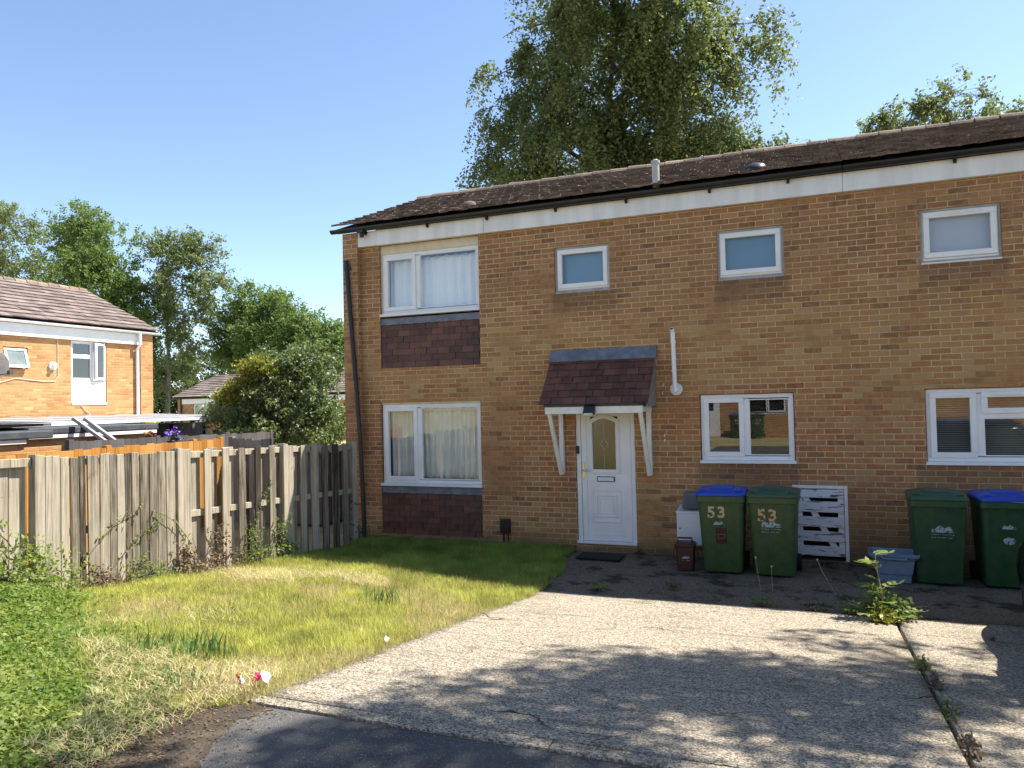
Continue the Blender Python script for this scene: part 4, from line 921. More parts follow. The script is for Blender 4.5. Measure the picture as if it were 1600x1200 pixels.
for q in range(7):
    rr = .31*q/6+.001; rg.append([(rr*math.cos(a), -.09*(1-(rr/.31)**2), rr*1.12*math.sin(a)) for a in [2*math.pi*k/24 for k in range(24)]])
dish.loft(rg, cap=False); md_ = Matrix.Translation((-4.72, -.3, 3.3)) @ Matrix.Rotation(R(-28), 4, 'Z') @ Matrix.Rotation(R(18), 4, 'X') @ Matrix.Rotation(R(180), 4, 'Z')
dish.v = [tuple(md_ @ Vector(v)) for v in dish.v]
do = dish.build('satellite_dish', M['grey_frame'], lh, smooth=True); sm = do.modifiers.new('s', 'SOLIDIFY'); sm.thickness = .008
mb = MB(); mb.tube([(-4.75, -.002, 3.05), (-4.75, -.28, 3.12)], .018, 8); mb.tube([(-4.7, -.3, 3.05), (-4.6, -.68, 3.1)], .014, 8); mb.box(-4.64, -4.55, -.74, -.64, 3.07, 3.16); mb.build('dish_arm', M['slate_grey'], do)

# flat-roofed outbuilding with a clear sheet roof before that house
ob = thing('outbuilding', 'low brick outbuilding with dark felt edge in front of the sunlit house', 'outbuilding', (-12.5, 0, 0))
def rel(mb, name, m, par, **k):
    o = mb.build(name, m, None, **k); o.parent = par; o.matrix_parent_inverse = Matrix.Translation(par.location).inverted(); return o
om = brick_mat('dull_brick')
mb = MB(); wall_holes(mb, -6, .9, -.5, 1.72, [], 0, .2); mb.v = [(-12.5-v[1], v[0], v[2]) for v in mb.v]; rel(mb, 'wall', M['brick_lit'], ob)
mb = MB(); mb.box(-17.9, -12.701, .7, .9, -.5, 1.7); mb.box(-12.45, -11.9, -6, -2.2, -.5, 1.68); rel(mb, 'side_wall', M['brick_lit'], ob)
mb = MB(); mb.box(-17.9, -12.42, -1.75, .98, 1.78, 1.9); mb.box(-17.9, -11.8, -6, -1.76, 1.74, 1.87); rel(mb, 'felt_roof', M['slate_grey'], ob, bevel=.02)
mb = MB(); mb.box(-12.47, -12.43, -1.74, .94, 1.715, 1.775); mb.box(-11.88, -11.84, -6, -2.2, 1.67, 1.735); rel(mb, 'white_trim', M['upvc'], ob)
mb = MB(); mb.hexa([(-15, -5.2, 1.905), (-12.3, -5.0, 1.905), (-15, -2.0, 1.93), (-12.6, -1.2, 1.93), (-15, -5.2, 1.95), (-12.3, -5.0, 1.95), (-15, -2.0, 1.975), (-12.6, -1.2, 1.975)]); mb.hexa([(-14, -4.2, 1.98), (-12.2, -4.0, 1.98), (-14, -2.2, 2.0), (-12.5, -1.3, 1.985), (-14, -4.2, 2.02), (-12.2, -4.0, 2.02), (-14, -2.2, 2.04), (-12.5, -1.3, 2.0)])
bs = mb.build('boarding_sheets', M['dark_wood']); tag(bs, 'dark weathered sheets lying on the outbuilding roof at the left edge', 'sheets')
cp = thing('lean_to_canopy', 'flat pale clear sheet lean-to canopy on white ribs beside the sunlit house', 'canopy', (-15, 3, 0))
mb = MB(); P = lambda x, y, z: (x, y, z)
ys0, ys1 = -2.2, 5.7
mb.hexa([(-17.95, ys0, 2.06), (-13.2, ys0, 1.945), (-17.95, ys1, 2.06), (-14.4, ys1, 1.955), (-17.95, ys0, 2.07), (-13.2, ys0, 1.955), (-17.95, ys1, 2.07), (-14.4, ys1, 1.965)]); rel(mb, 'clear_sheets', M['poly'], cp)
mb = MB()
for k in range(9):
    y = ys0+(ys1-ys0)*k/8; xe = -13.2-1.2*k/8; mb.beam((-17.95, y, 2.085), (xe, y, 1.968), .05, .025)
mb.beam((-13.2, ys0, 1.94), (-14.4, ys1, 1.95), .05, .06); rel(mb, 'ribs', M['upvc'], cp)
for y in (1.5, 3.6, 5.6): mb = MB(); x = -13.25-1.2*(y-ys0)/(ys1-ys0); mb.box(x-.05, x+.03, y-.04, y+.04, -.3, 1.92); rel(mb, 'post', M['dark_wood'], cp)
nv = thing('garden_room', 'dark navy panelled garden room under the clear canopy', 'shed', (-16, 3, 0))
mb = MB(); mb.box(-17.8, -15.6, 1.2, 5.6, -.3, 1.82); rel(mb, 'walls', M['navy'], nv)
mb = MB()
for y in (2.2, 3.3, 4.4, 5.5): mb.box(-15.59, -15.55, y-.03, y+.03, -.3, 1.82)
rel(mb, 'battens', M['black'], nv)
for k in range(2):
    mb = MB(); dy = .23*k; mb.beam((-12.42, -.92+dy, 2.05-.01*k), (-11.7, -.55+dy*.85, 1.42), .1, .055); o = mb.build('leaning_plank', M['plank'], bevel=.004)
    tag(o, ('left-hand of two silvery planks leaning on the outbuilding roof edge', 'right-hand of two silvery planks leaning on the outbuilding roof edge')[k], 'plank', 'planks leaning on the outbuilding')

# ------------------------------------------------------------------ distant house and the house across the road
fh = thing('brick_house', 'distant low brick house with grey tiled roof, half hidden behind the bush', 'house', (-45.85, 34, 0))
mb = MB(); wall_holes(mb, 0, 24, -1, 3.05, [(1.55, 3.05, 1.2, 2.66), (7.6, 9.4, 1.2, 2.66)]); mb.box(0, .3, .281, 8.6, -1, 3.05); mb.box(23.7, 24, .281, 8.6, -1, 3.05); mb.box(.301, 23.7, 8.3, 8.6, -1, 3.05)
mb.prism([(.0, 3.051), (8.6, 3.051), (4.3, 4.75)], .01, .29, 'x'); mb.build('wall', M['brick'], fh)
mb = room(fh, .4, 23, .2, 2.9, .31, 6); mb.build('interior', M['void'], fh)
mb = MB(); mb.box(.5, 24, -.1, -.005, 2.68, 3.1); mb.build('fascia_board', M['upvc'], fh)
mb = MB(); mb.tube([(.42, -.12, 3.1), (.42, -.12, 0)], .07, 8); mb.build('downpipe', M['black'], fh)
gutter(-.3, 24.3, -.2, 3.13, .07).build('gutter', M['black'], fh)
for a, b in ((1.55, 3.05), (7.6, 9.4)): window(fh, a+.02, b-.02, 1.22, 2.64, [(a+.1, a+.66, 1.3, 2.56, 1), (a+.76, b-.1, 1.3, 2.1, 0), (a+.76, b-.1, 2.2, 2.56, 1)], y=.05, behind='net', glass='glass_far')
roof_parts(fh, -.35, 24.3, 61, 'roof_grey', .42, .7, (-.25, 3.17), (4.3, 4.95), .05, 'ridge', .01, back=False)

oh = thing('brick_house', 'brick house across the road, seen only as a reflection in the kitchen window', 'house', (2.2, -24, .44), R(180))
OW = (3.5, 5.2, 1.0, 2.0); OD = (6.3, 7.25, -.2, 1.9); OW2 = (-2.0, -.2, 3.6, 4.7); OW3 = (3.5, 4.6, 3.7, 4.5)
mb = MB(); wall_holes(mb, -12, 12, -.5, 5, [OW, OD, OW2, OW3]); mb.box(-12, 12, 5.4, 5.7, -.5, 5); mb.build('wall', M['brick_lit'], oh)
mb = room(oh, -11.5, 11.5, 0, 4.9, .31, 4.5); mb.build('interior', M['void'], oh)
mb = MB(); mb.box(-12, 12, -.09, -.004, 4.7, 5); mb.build('fascia_board', M['upvc'], oh)
for q in (OW, OW2, OW3): xm = (q[0]+q[1])/2; window(oh, q[0]+.01, q[1]-.01, q[2]+.01, q[3]-.01, [(q[0]+.1, xm-.05, q[2]+.1, q[3]-.1, 1), (xm+.02, q[1]-.1, q[2]+.1, q[3]-.1, 0)], y=.03, behind='blind', glass='glass_far')
mb = MB(); mb.box(OD[0]+.01, OD[1]-.01, .03, .08, OD[2], OD[3]-.01); mb.build('door', M['upvc'], oh)
mb = MB(); mb.box(OD[0]+.3, OD[1]-.3, .02, .029, 1.2, 1.9); mb.build('door_glass', M['navy'], oh)
roof_parts(oh, -12, 12, 77, 'roof', .3, .4, back=False)

# ------------------------------------------------------------------ black car parked at the right edge, nose to the house
car = thing('parked_car', 'black car at the right edge, parked nose-in beside the blue lidded bin', 'car', (2.445, -4.15, .0))
car.rotation_euler = (-R(4.5), 0, 0); car.location.z = zgf(2.5, -4.15)+.0
def csec(y, w, zlo, zhi, belly, crown):          # body section, half symmetric
    pts = []
    for s in (1, -1):
        q = [(w*.82, zlo), (w*.97, zlo+.1), (w, zlo+belly), (w*.97, zhi-.12), (w*.86, zhi-.02), (w*.5, zhi+crown)]
        if s == -1: q = q[::-1]
        pts += [(s*x, y, z) for x, z in q]
    return pts
mb = MB(); mb.loft([csec(*q) for q in ((2.02, .62, .3, .62, .18, .02), (1.98, .74, .24, .72, .2, .02), (1.85, .82, .2, .8, .26, .03), (1.5, .87, .2, .88, .3, .05), (.9, .88, .2, .96, .32, .05), (.2, .89, .2, .99, .34, .02), (-.8, .89, .2, 1.02, .34, .02), (-1.5, .88, .22, 1.04, .34, .02), (-1.9, .85, .26, 1.03, .34, .02), (-2.02, .78, .32, .95, .3, .02))])
body = mb.build('body', M['car'], car, smooth=True); e = body.modifiers.new('s', 'SUBSURF'); e.levels = e.render_levels = 2
def cab(y, w, z0, z1): return [(w*1.12, y, z0), (w, y, z1), (w*.8, y, z1+.035), (-w*.8, y, z1+.035), (-w, y, z1), (-w*1.12, y, z0)]
mb = MB(); mb.loft([cab(.95, .7, .95, .97), cab(.25, .66, .97, 1.38), cab(-.3, .66, .97, 1.45), cab(-1.2, .65, 1.0, 1.42), cab(-1.85, .62, 1.0, 1.08)]); gh = mb.build('cabin', M['car_glass'], car, smooth=False)
mb = MB(); mb.loft([[(w, y, z), (w*.8, y, z+.04), (-w*.8, y, z+.04), (-w, y, z)] for y, w, z in ((.28, .67, 1.385), (-.3, .67, 1.455), (-1.2, .66, 1.425), (-1.45, .65, 1.33))]); mb.build('car_roof', M['car'], car, smooth=True)
for s in (-1, 1):
    for yy in (1.3, -1.25):
        mb = MB(); mb.tube([(s*.62, yy, .3), (s*.825, yy, .3)], .305, 26); ty = mb.build('wheel', M['rubber'], car, bevel=.03)
        mb = MB(); mb.tube([(s*.82, yy, .3), (s*.832, yy, .3)], .19, 20); mb.build('rim', M['steel'], ty)
    mb = MB(); mb.loft([[(s*(.55+.2*math.cos(a)), 1.93-.1*(.55+.2*math.cos(a))+.05, .66+.06*math.sin(a)) for a in [2*math.pi*k/14 for k in range(14)]], [(s*(.58+.16*math.cos(a)), 1.98-.1*(.55+.2*math.cos(a))+.05, .66+.045*math.sin(a)) for a in [2*math.pi*k/14 for k in range(14)]]]); mb.build('headlight', M['lamp_glass'], car)
    mb = MB(); mb.loft([rrect(s*.94, -.1, .2, .1, .03, 1.0), rrect(s*.94, -.1, .22, .12, .03, 1.12)]); mb.build('wing_mirror', M['car'], car, bevel=.01)
for s in (-1, 1):
    mb = MB(); mb.box(s*.7-.12, s*.7+.12, -2.0, -1.93, .66, .86); mb.build('tail_light', pm('red_tail_lens', (.25, .01, .01), None, 3, .15) if s < 0 else bpy.data.materials['red_tail_lens'], car, bevel=.03)
mb = MB(); mb.box(-.8, .8, -2.06, -1.8, .3, .52); mb.build('rear_bumper', M['black'], car, bevel=.06)
mb = MB(); mb.box(-.26, .26, -2.03, -1.96, .6, .72); mb.build('number_plate', pm('yellow_plate', (.6, .45, .05), None, 3, .4), car, bevel=.005)
mb = MB(); mb.box(-.5, .5, 1.94, 2.03, .34, .5); mb.build('grille', M['black'], car, bevel=.02)

# ------------------------------------------------------------------ trees
L = {}
L['beech'] = leaf_mat('olive_leaves', (.13, .17, .062), (.18, .21, .078), (.075, .108, .038), .48, .4, .5)
L['bright'] = leaf_mat('fresh_green_leaves', (.135, .2, .055), (.18, .25, .08), (.09, .15, .04), .5, .3, .25)
L['pale'] = leaf_mat('grey_green_leaves', (.155, .2, .08), (.2, .24, .105), (.11, .15, .055), .5, .35, .25)
L['deep'] = leaf_mat('dark_green_leaves', (.035, .06, .018), (.05, .08, .024), (.028, .045, .015), .3, .35, .4)
L['bush'] = leaf_mat('glossy_bush_leaves', (.1, .15, .05), (.13, .175, .055), (.26, .31, .12), .42, .8, 1.2)
L['yellow'] = leaf_mat('yellow_green_leaves', (.2, .22, .03), (.26, .25, .04), (.14, .17, .03), .35, .4, 1.2)
L['cover'] = leaf_mat('ground_cover_leaves', (.18, .27, .055), (.29, .345, .09), (.11, .18, .035), .5, .35, 3)
L['weed'] = leaf_mat('weed_leaves', (.11, .19, .035), (.16, .23, .05), (.24, .3, .08), .4, .35, 6)
L['dry'] = leaf_mat('dry_leaves', (.16, .1, .05), (.24, .17, .09), (.1, .07, .04), .2, .2, 6)
def at(px, py, Y):
    d = (px-800)/FPX*cA+(600-py)/FPX*cB+cC; k = (Y+10.6)/d[1]; return np.array([0, -10.6, CAM_H])+d*k, k
def lobes_px(lst, Y, seed=0, deep=.9, jy=.5):
    """crown lobes given where the photograph shows them, at distance Y, as real ellipsoids"""
    r = np.random.default_rng(seed); out = []
    for q in lst:
        px, py, rx, ry = q[:4]; dy = q[4] if len(q) > 4 else r.uniform(-jy, jy)*rx*(Y+10.6)/FPX*1.2
        p, k = at(px, py, Y); p[1] += dy; rm = rx*k/FPX; out.append((*p, rm, rm*deep, ry*k/FPX))
    return out
def tree(name, label, base, lobes, nleaf, ls, lm, bark='bark', tr=.2, cl=.35, droop=0., seed=0, group=None, cat='tree', shell=.55, ncl=None, limbs=True, up=.35, asp=.55, flat=.75, trunk_top=None, twigs=60, strand=None, spray=14):
    r = np.random.default_rng(seed); t = thing(name, label, cat, base, 0, group); B = np.array(base, float)
    lob = np.array(lobes); w = (lob[:, 3]*lob[:, 4]*lob[:, 5])**(2/3); w = w/w.sum(); w = np.maximum(w, .0035); w = w/w.sum(); ncl = ncl or max(40, nleaf//55)
    if strand:                                   # leaves strung along twigs: (length, outward, upward, sag)
        sl, so, su, sg = strand; ncl = max(60, nleaf//22)
        # twigs sprout in sprays: a spray centre carries about ten of them
        nsp = max(20, ncl//spray); ls_ = r.choice(len(lob), nsp, p=w); ds = unit(r.normal(size=(nsp, 3))); rs_ = shell+(1-shell)*r.random(nsp)**.6
        SC = lob[ls_, :3]+ds*lob[ls_, 3:]*rs_[:, None]; si = r.integers(0, nsp, ncl); li = ls_[si]
        C = SC[si]+r.normal(size=(ncl, 3))*cl*.45; d = ds[si]
        dr = unit(d*so+r.normal(size=(ncl, 3))*.45+np.array([0, 0, su])); L_ = sl*(.4+1.1*r.random(ncl))
        ci = r.choice(ncl, nleaf, p=L_/L_.sum()); u = r.random(nleaf); P = C[ci]+dr[ci]*(L_[ci]*u)[:, None]; P[:, 2] -= sg*(L_[ci]*u)**2/sl
        P += r.normal(size=(nleaf, 3))*ls*.55
    else:
        li = r.choice(len(lob), ncl, p=w); d = unit(r.normal(size=(ncl, 3))); rad = shell+(1-shell)*r.random(ncl)**.6
        C = lob[li, :3]+d*lob[li, 3:]*rad[:, None]
        sz = cl*(.5+r.random(ncl)*1.0); ci = r.choice(ncl, nleaf, p=sz**2/(sz**2).sum())
        off = r.normal(size=(nleaf, 3)); off = off/np.maximum(1, np.linalg.norm(off, axis=1, keepdims=True)/1.7)
        off *= sz[ci][:, None]*np.array([.75, .75, .75*flat])
        P = C[ci]+off
        if droop: P[:, 2] -= r.exponential(droop, nleaf)
    P[:, 2] = np.maximum(P[:, 2], .05)
    V, F = leaf_quads(P-B, ls, up, asp)
    np_mesh('crown' if cat == 'tree' else 'foliage', V, F, L[lm], t)
    mb = MB(); top = np.array(trunk_top if trunk_top is not None else [*(lob[:, :2].mean(0)), lob[:, 2].max()])-B
    N = 9; tp = [np.array([top[0]*(k/N)**1.3+.1*tr*math.sin(k*2+seed)*k, top[1]*(k/N)**1.3+.1*tr*math.cos(k*1.7+seed)*k, top[2]*k/N-.2*(k == 0)]) for k in range(N+1)]
    mb.tube(tp, [tr*(1.25 if k == 0 else 1)*(1-.9*k/N) for k in range(N+1)], 10)
    tpz = np.array([p[2] for p in tp])
    def limb(a, b, r0, n=6, sag=.1):
        a = np.array(a); b = np.array(b); l = np.linalg.norm(b-a); pts = []
        for k in range(n+1):
            u = k/n; p = a*(1-u)+b*u; p = p+np.array([0, 0, l*.16*math.sin(math.pi*u)])+r.normal(size=3)*l*.025*(0 < k < n); pts.append(p)
        mb.tube(pts, [max(.006, r0*(1-.85*k/n)) for k in range(n+1)], 6); return pts
    if limbs:
        allp = []
        for q in lob:
            c = q[:3]-B; h = max(.15*top[2], min(c[2]-.6*np.hypot(c[0], c[1])*.6, top[2]*.92)); k = np.searchsorted(tpz, h)-1; k = max(0, min(N-1, k)); u = (h-tpz[k])/(tpz[k+1]-tpz[k]); a = tp[k]*(1-u)+tp[k+1]*u
            allp.append(limb(a, c, tr*.42*(1-.6*h/top[2]), 7))
        for k in r.choice(ncl, min(twigs, ncl), replace=False):
            pts = allp[li[k]]; a = pts[int(r.integers(3, 8))]; limb(a, C[k]-B, tr*.085, 5)
    mb.build('trunk' if cat == 'tree' else 'stems', M[bark], t, smooth=True)
    return t
# the big tree behind the terrace
big = lobes_px([(955, 95, 125, 110), (865, 50, 80, 70), (1055, 60, 95, 85), (835, 165, 62, 72), (800, 235, 58, 50), (905, 235, 105, 75), (1035, 195, 115, 95), (1110, 130, 58, 60), (1115, 235, 66, 45), (950, -50, 130, 80), (1005, 285, 120, 50), (765, 275, 34, 25), (1050, -70, 80, 70), (1180, 62, 22, 34), (870, 300, 90, 35), (1196, 238, 40, 14), (790, 190, 30, 22), (786, 60, 18, 26), (1150, 90, 30, 26), (1195, 35, 14, 16), (745, 240, 14, 26), (775, 120, 16, 12), (1150, 40, 20, 14)], 20, 1)
big = [(*q[:3], q[3]*.84, q[4]*.9, q[5]*.9) for q in big]
tree('broadleaf_tree', 'large drooping olive green tree rising behind the brick house roof', (-7.6, 20, 0), big, 190000, .15, 'beech', tr=.45, cl=.5, strand=(.85, .5, .0, 1.3), seed=3, shell=.35, spray=24, group=None, twigs=140, trunk_top=(-7.4, 20.2, 19))
rt = lobes_px([(1350, 214, 16, 8), (1375, 205, 20, 14), (1590, 190, 20, 12), (1545, 195, 24, 12), (1395, 188, 22, 22), (1440, 195, 30, 26), (1360, 212, 14, 9), (1480, 185, 28, 34), (1485, 145, 16, 20), (1500, 200, 38, 22), (1425, 160, 9, 8), (1520, 148, 8, 8), (1400, 152, 10, 6), (1560, 185, 22, 14), (1585, 175, 16, 14), (1510, 130, 10, 6)], 18, 4)
tree('broadleaf_tree', 'small sparse tree top peeping over the roof ridge at the right', (1.2, 18, 0), rt, 8000, .12, 'beech', tr=.16, cl=.2, seed=8, shell=.0, strand=(.7, .8, .3, .35), spray=5, trunk_top=(1.4, 18, 9.2))
G = 'trees beyond the gardens on the left'
def bt(label, px, Y, lst, n, ls, lm, seed, bark='bark', cl=1.1, tr=.28, **k):
    p, _ = at(px, 640, Y); top = min(lst, key=lambda q: q[1]); tp_, _ = at(top[0], top[1], Y)
    tree('broadleaf_tree', label, (p[0], p[1], 0), lobes_px(lst, Y, seed), n, ls, lm, bark, tr, cl, seed=seed, group=G, trunk_top=tuple(tp_), twigs=50, strand=k.pop('strand', (1.3, .8, .3, .3)), shell=.2, spray=9, **k)
bt('leftmost grey green tree rising behind the sunlit house roof', 20, 46, [(15, 375, 48, 50), (55, 410, 26, 30), (-40, 390, 60, 70), (30, 430, 50, 25), (-10, 340, 28, 26), (10, 480, 60, 60)], 30000, .27, 'pale', 12)
bt('rounded bright green tree behind the sunlit house roof', 135, 42, [(110, 370, 42, 36), (160, 385, 42, 38), (95, 420, 30, 34), (150, 450, 62, 45), (190, 430, 30, 40), (185, 500, 45, 50), (130, 350, 26, 20), (205, 470, 20, 40)], 44000, .26, 'bright', 13)
bt('tall airy grey green tree, tallest between the two left-hand houses', 262, 44, [(265, 385, 30, 30), (245, 420, 26, 32), (300, 400, 26, 24), (330, 440, 20, 18), (280, 450, 48, 40), (250, 500, 38, 45), (310, 500, 38, 40), (265, 560, 45, 50), (240, 600, 30, 40), (225, 460, 16, 30)], 34000, .25, 'pale', 14, 'bark_pale', .8, .24)
bt('light green tree to the right of the tall airy tree', 372, 46, [(385, 470, 28, 26), (360, 490, 26, 28), (415, 480, 24, 24), (440, 490, 24, 20), (380, 520, 38, 34), (430, 530, 40, 34), (365, 560, 28, 30), (400, 575, 34, 26)], 36000, .25, 'bright', 15, 'bark_pale', .75, .2)
bt('mid green feathery tree next to the brick house corner', 490, 44, [(470, 505, 30, 24), (505, 520, 28, 30), (530, 545, 26, 35), (480, 550, 40, 36), (445, 530, 22, 24), (515, 580, 30, 34), (540, 600, 26, 26)], 36000, .24, 'bright', 16, cl=.75, tr=.2)
bt('dark understorey tree between the sunlit house and the distant house', 255, 54, [(252, 590, 34, 44), (285, 600, 30, 36), (305, 575, 24, 28), (255, 635, 44, 24), (320, 605, 26, 20), (240, 560, 20, 40), (345, 600, 24, 20), (290, 635, 40, 20)], 24000, .24, 'deep', 17, cl=.7, tr=.16)
bt('slim dark tree with bare stem over the distant roof', 345, 56, [(345, 560, 22, 22), (328, 590, 22, 18), (362, 585, 20, 16), (400, 600, 24, 14)], 4200, .22, 'deep', 18, cl=.6, tr=.14)
# bush behind the fence
bl = lobes_px([(470, 590, 45, 32), (430, 620, 55, 36), (490, 635, 48, 48), (400, 650, 45, 36), (360, 655, 24, 24), (520, 620, 26, 44), (440, 665, 75, 38), (510, 670, 34, 32), (385, 690, 52, 26), (475, 560, 26, 16), (415, 590, 30, 18)], 5.0, 21)
bp, _ = at(445, 690, 5.0)
tree('bush', 'large rounded glossy green bush behind the fence by the brick house', (bp[0], bp[1], 0), bl, 42000, .085, 'bush', tr=.1, cl=.26, seed=22, cat='bush', shell=.45, strand=(.45, .9, .5, .3), limbs=True, trunk_top=(bp[0], bp[1], 3.0), twigs=70)
yl = lobes_px([(372, 612, 24, 17), (352, 622, 12, 10), (410, 574, 26, 11), (392, 600, 16, 10)], 4.4, 23)
tree('bush', 'yellow green flush of bush leaves at the left of the glossy bush', (bp[0]-.9, bp[1]-.4, 0), yl, 5200, .08, 'yellow', tr=.04, cl=.16, seed=24, cat='bush', trunk_top=(bp[0]-1.0, bp[1]-.4, 2.2), twigs=20)
# street tree to the right of the frame: it throws the dappled shade on the drive
def shade(gx, gy, h, rr, rz=None):
    h *= .72; rr *= .92
    return (gx+h*S.x/S.z, gy+h*S.y/S.z, h+.3, rr, rr, rz or rr*.55)
sl_ = [shade(-.9, -5.6, 13, 1.15), shade(.3, -5.1, 13.6, .85), shade(-1.6, -6.6, 13.2, 1.0), shade(.1, -6.3, 12.4, .8), shade(1.3, -6.0, 12.6, .7), shade(-.2, -8.2, 13, 1.5), shade(-2.0, -8.2, 14, 1.2), shade(-3.2, -8.9, 13.5, 1.3), shade(1.8, -8.4, 13, 1.6), shade(-.6, -10.3, 12, 1.8), shade(-2.8, -10.6, 13, 1.6), shade(1.3, -3.9, 12, .5, .2), shade(.4, -3.7, 12, .45, .2), shade(2.2, -10.2, 14, 2.0), shade(-4.2, -9.4, 13, .9), shade(1.5, -4.9, 12.5, .5, .25)]
tree('broadleaf_tree', 'tall street tree standing out of frame to the right, shading the drive', (8.6, -3.0, 0), sl_, 50000, .12, 'bright', tr=.3, cl=.28, seed=31, shell=.1, ncl=430, trunk_top=(6.6, -2.4, 10.5), twigs=60)

# ------------------------------------------------------------------ lawn, ground cover and weeds
def in_view(P, mg=.06):
    d = P-np.array([0, -10.6, CAM_H]); z = d@cC; return (z > .5) & (np.abs(d@cA/z) < .674+mg) & (np.abs(d@cB/z) < .505+mg)
def blades(X, Y, h, wd, lean, colr, zoff=-.03, seed=0):
    """grass blades: each a bent strip that tapers to a tip"""
    r = np.random.default_rng(seed); n = len(X); Z = zg(X, Y)+zoff; a = r.random(n)*2*np.pi; b = a+r.normal(0, .6, n)+np.pi/2
    ux, uy = np.cos(b)*wd/2, np.sin(b)*wd/2; lx, ly_ = np.cos(a)*lean*h, np.sin(a)*lean*h; up = h*np.sqrt(np.clip(1-lean**2*.8, .06, 1))
    pts = []
    for u, w in ((0, 1), (.5, .8), (1, 0)):
        cx, cy, cz = X+lx*u**1.8, Y+ly_*u**1.8, Z+up*u*(1-.15*u*lean)
        if w: pts += [np.stack([cx-ux*w, cy-uy*w, cz], 1), np.stack([cx+ux*w, cy+uy*w, cz], 1)]
        else: pts += [np.stack([cx, cy, cz], 1)]
    V = np.stack(pts, 1).reshape(-1, 3); k = np.arange(n)[:, None]*5
    F = np.concatenate([k+np.array([[0, 1, 3]]), k+np.array([[0, 3, 2]]), k+np.array([[2, 3, 4]])])
    return V, F, np.repeat(colr, 5, 0)
def lawn_edge(Y): return -3.04+.1*(np.asarray(fbm(np.asarray(Y)*0, np.asarray(Y), 1.7, 8))-.5)-.08
N = 400000
X = rng.uniform(-6.78, -2.85, N); Y = rng.uniform(-8.3, -.02, N)
P = np.stack([X, Y, zg(X, Y)], 1); near_edge = -7.15-.9*np.clip((-3.1-X)/1.2, 0, 1)
cov = [(-7.4, -5.6), (-6.45, -5.75), (-6.0, -6.15), (-5.3, -6.45), (-4.7, -6.85), (-4.1, -7.2), (-3.75, -7.5), (-3.5, -7.8), (-3.6, -8.3), (-4.0, -9.0), (-7.4, -9.0)]
def inpoly(X, Y, poly):
    ins = np.zeros(len(X), bool); j = len(poly)-1
    for i in range(len(poly)):
        xi, yi = poly[i]; xj, yj = poly[j]; c = ((yi > Y) != (yj > Y)) & (X < (xj-xi)*(Y-yi)/(yj-yi+1e-9)+xi); ins ^= c; j = i
    return ins
keep = (~inpoly(X+.2, Y, cov) | (rng.random(N) < .12)) & in_view(P) & (X < np.where(Y > -2.4, -2.98+.3*(fbm(X, Y, 2.6, 3)-.55)-.36*np.clip((Y+2.3)/2.0, 0, 1), -2.98+.22*(fbm(X*0, Y, 2.2, 8)-.55))) & (Y > near_edge+.5*(fbm(X, Y, 1.8, 4)-.5))
X, Y = X[keep], Y[keep]; n = len(X)
dryn = fbm(X, Y*1.5, .8, 21)*.62+fbm(X, Y, 2.6, 22)*.38; shade_zone = np.clip((Y+2.6)/.8, 0, 1)
edge_d = np.clip((X+3.6)/.6, 0, 1)*np.clip((-2.2-Y)/.6, 0, 1)
fence_d = np.clip((-6.25-X)/.4, 0, 1)*np.clip((-3-Y)/1, 0, 1)
pd = np.clip((dryn-.5)*2.8+.56+.1*np.clip((-5.6-Y)/1.5, 0, 1)+.3*edge_d+.4*fence_d-1.0*shade_zone, .06, .9)
isdry = rng.random(n) < pd
keep2 = rng.random(n) < np.where(isdry, .85, 1.0)
X, Y, isdry, dryn, shade_zone = X[keep2], Y[keep2], isdry[keep2], dryn[keep2], shade_zone[keep2]; n = len(X)
gr = np.array([[.11, .2, .025]])*(1-.0)+0; t_ = rng.random((n, 1))
green = (1-t_)*np.array([[.34, .43, .07]])+t_*np.array([[.74, .66, .2]]); green = green*(1-.6*shade_zone[:, None])+np.array([[.17, .34, .05]])*.6*shade_zone[:, None]; green *= (.6+.5*rng.random((n, 1)))*(.55+.9*fbm(X, Y, 5, 61)[:, None])*(.75+.5*fbm(X, Y, 1.2, 62)[:, None])
dry = (1-t_)*np.array([[.42, .34, .16]])+t_*np.array([[.58, .49, .27]]); dry *= (.7+.5*rng.random((n, 1)))
cc = np.where(isdry[:, None], dry, green)
h = np.where(isdry, .03+.04*rng.random(n), .05+.055*rng.random(n)+.035*shade_zone)*(.35+.7*fbm(X, Y, 1.6, 6)+.75*fbm(X, Y, 6.5, 63))
lean = np.where(isdry, .55+.42*rng.random(n), .15+.6*rng.random(n))
V, F, C = blades(X, Y, h, np.where(isdry, .0034, .0046), lean, cc, seed=1)
lg = np_mesh('lawn_grass', V, F, attr_leaf_mat('grass_blades', .45), cols=C); tag(lg, 'patchy green and straw coloured lawn grass before the house', 'grass', kind='stuff')
# flattened hay lying about in swathes
N = 60000; X = rng.uniform(-6.6, -3.0, N); Y = rng.uniform(-8.1, -2.6, N); w = fbm(X*.6+Y*.5, Y-X*.3, 1.1, 31)+.25*np.clip((-6.3-Y)/.8, 0, 1)*np.clip((X+4.9)/.8, 0, 1)
P = np.stack([X, Y, zg(X, Y)], 1); k = in_view(P) & ~inpoly(X+.1, Y, cov) & (w > .6+.12*rng.random(N)) & (X < -3.15+.3*np.clip((-6.6-Y)/.3, 0, 1)*0); X, Y = X[k], Y[k]; n = len(X)
cc = np.array([[.6, .5, .27]])*(.65+.55*rng.random((n, 1)))
V, F, C = blades(X, Y, .04+.07*rng.random(n), np.full(n, .003), np.full(n, 1.02), cc, zoff=.012+.03*rng.random(n), seed=2)
hy = np_mesh('cut_hay', V, F, attr_leaf_mat('hay', .2), cols=C); tag(hy, 'dry cut grass lying flat in swathes on the lawn', 'hay', kind='stuff')
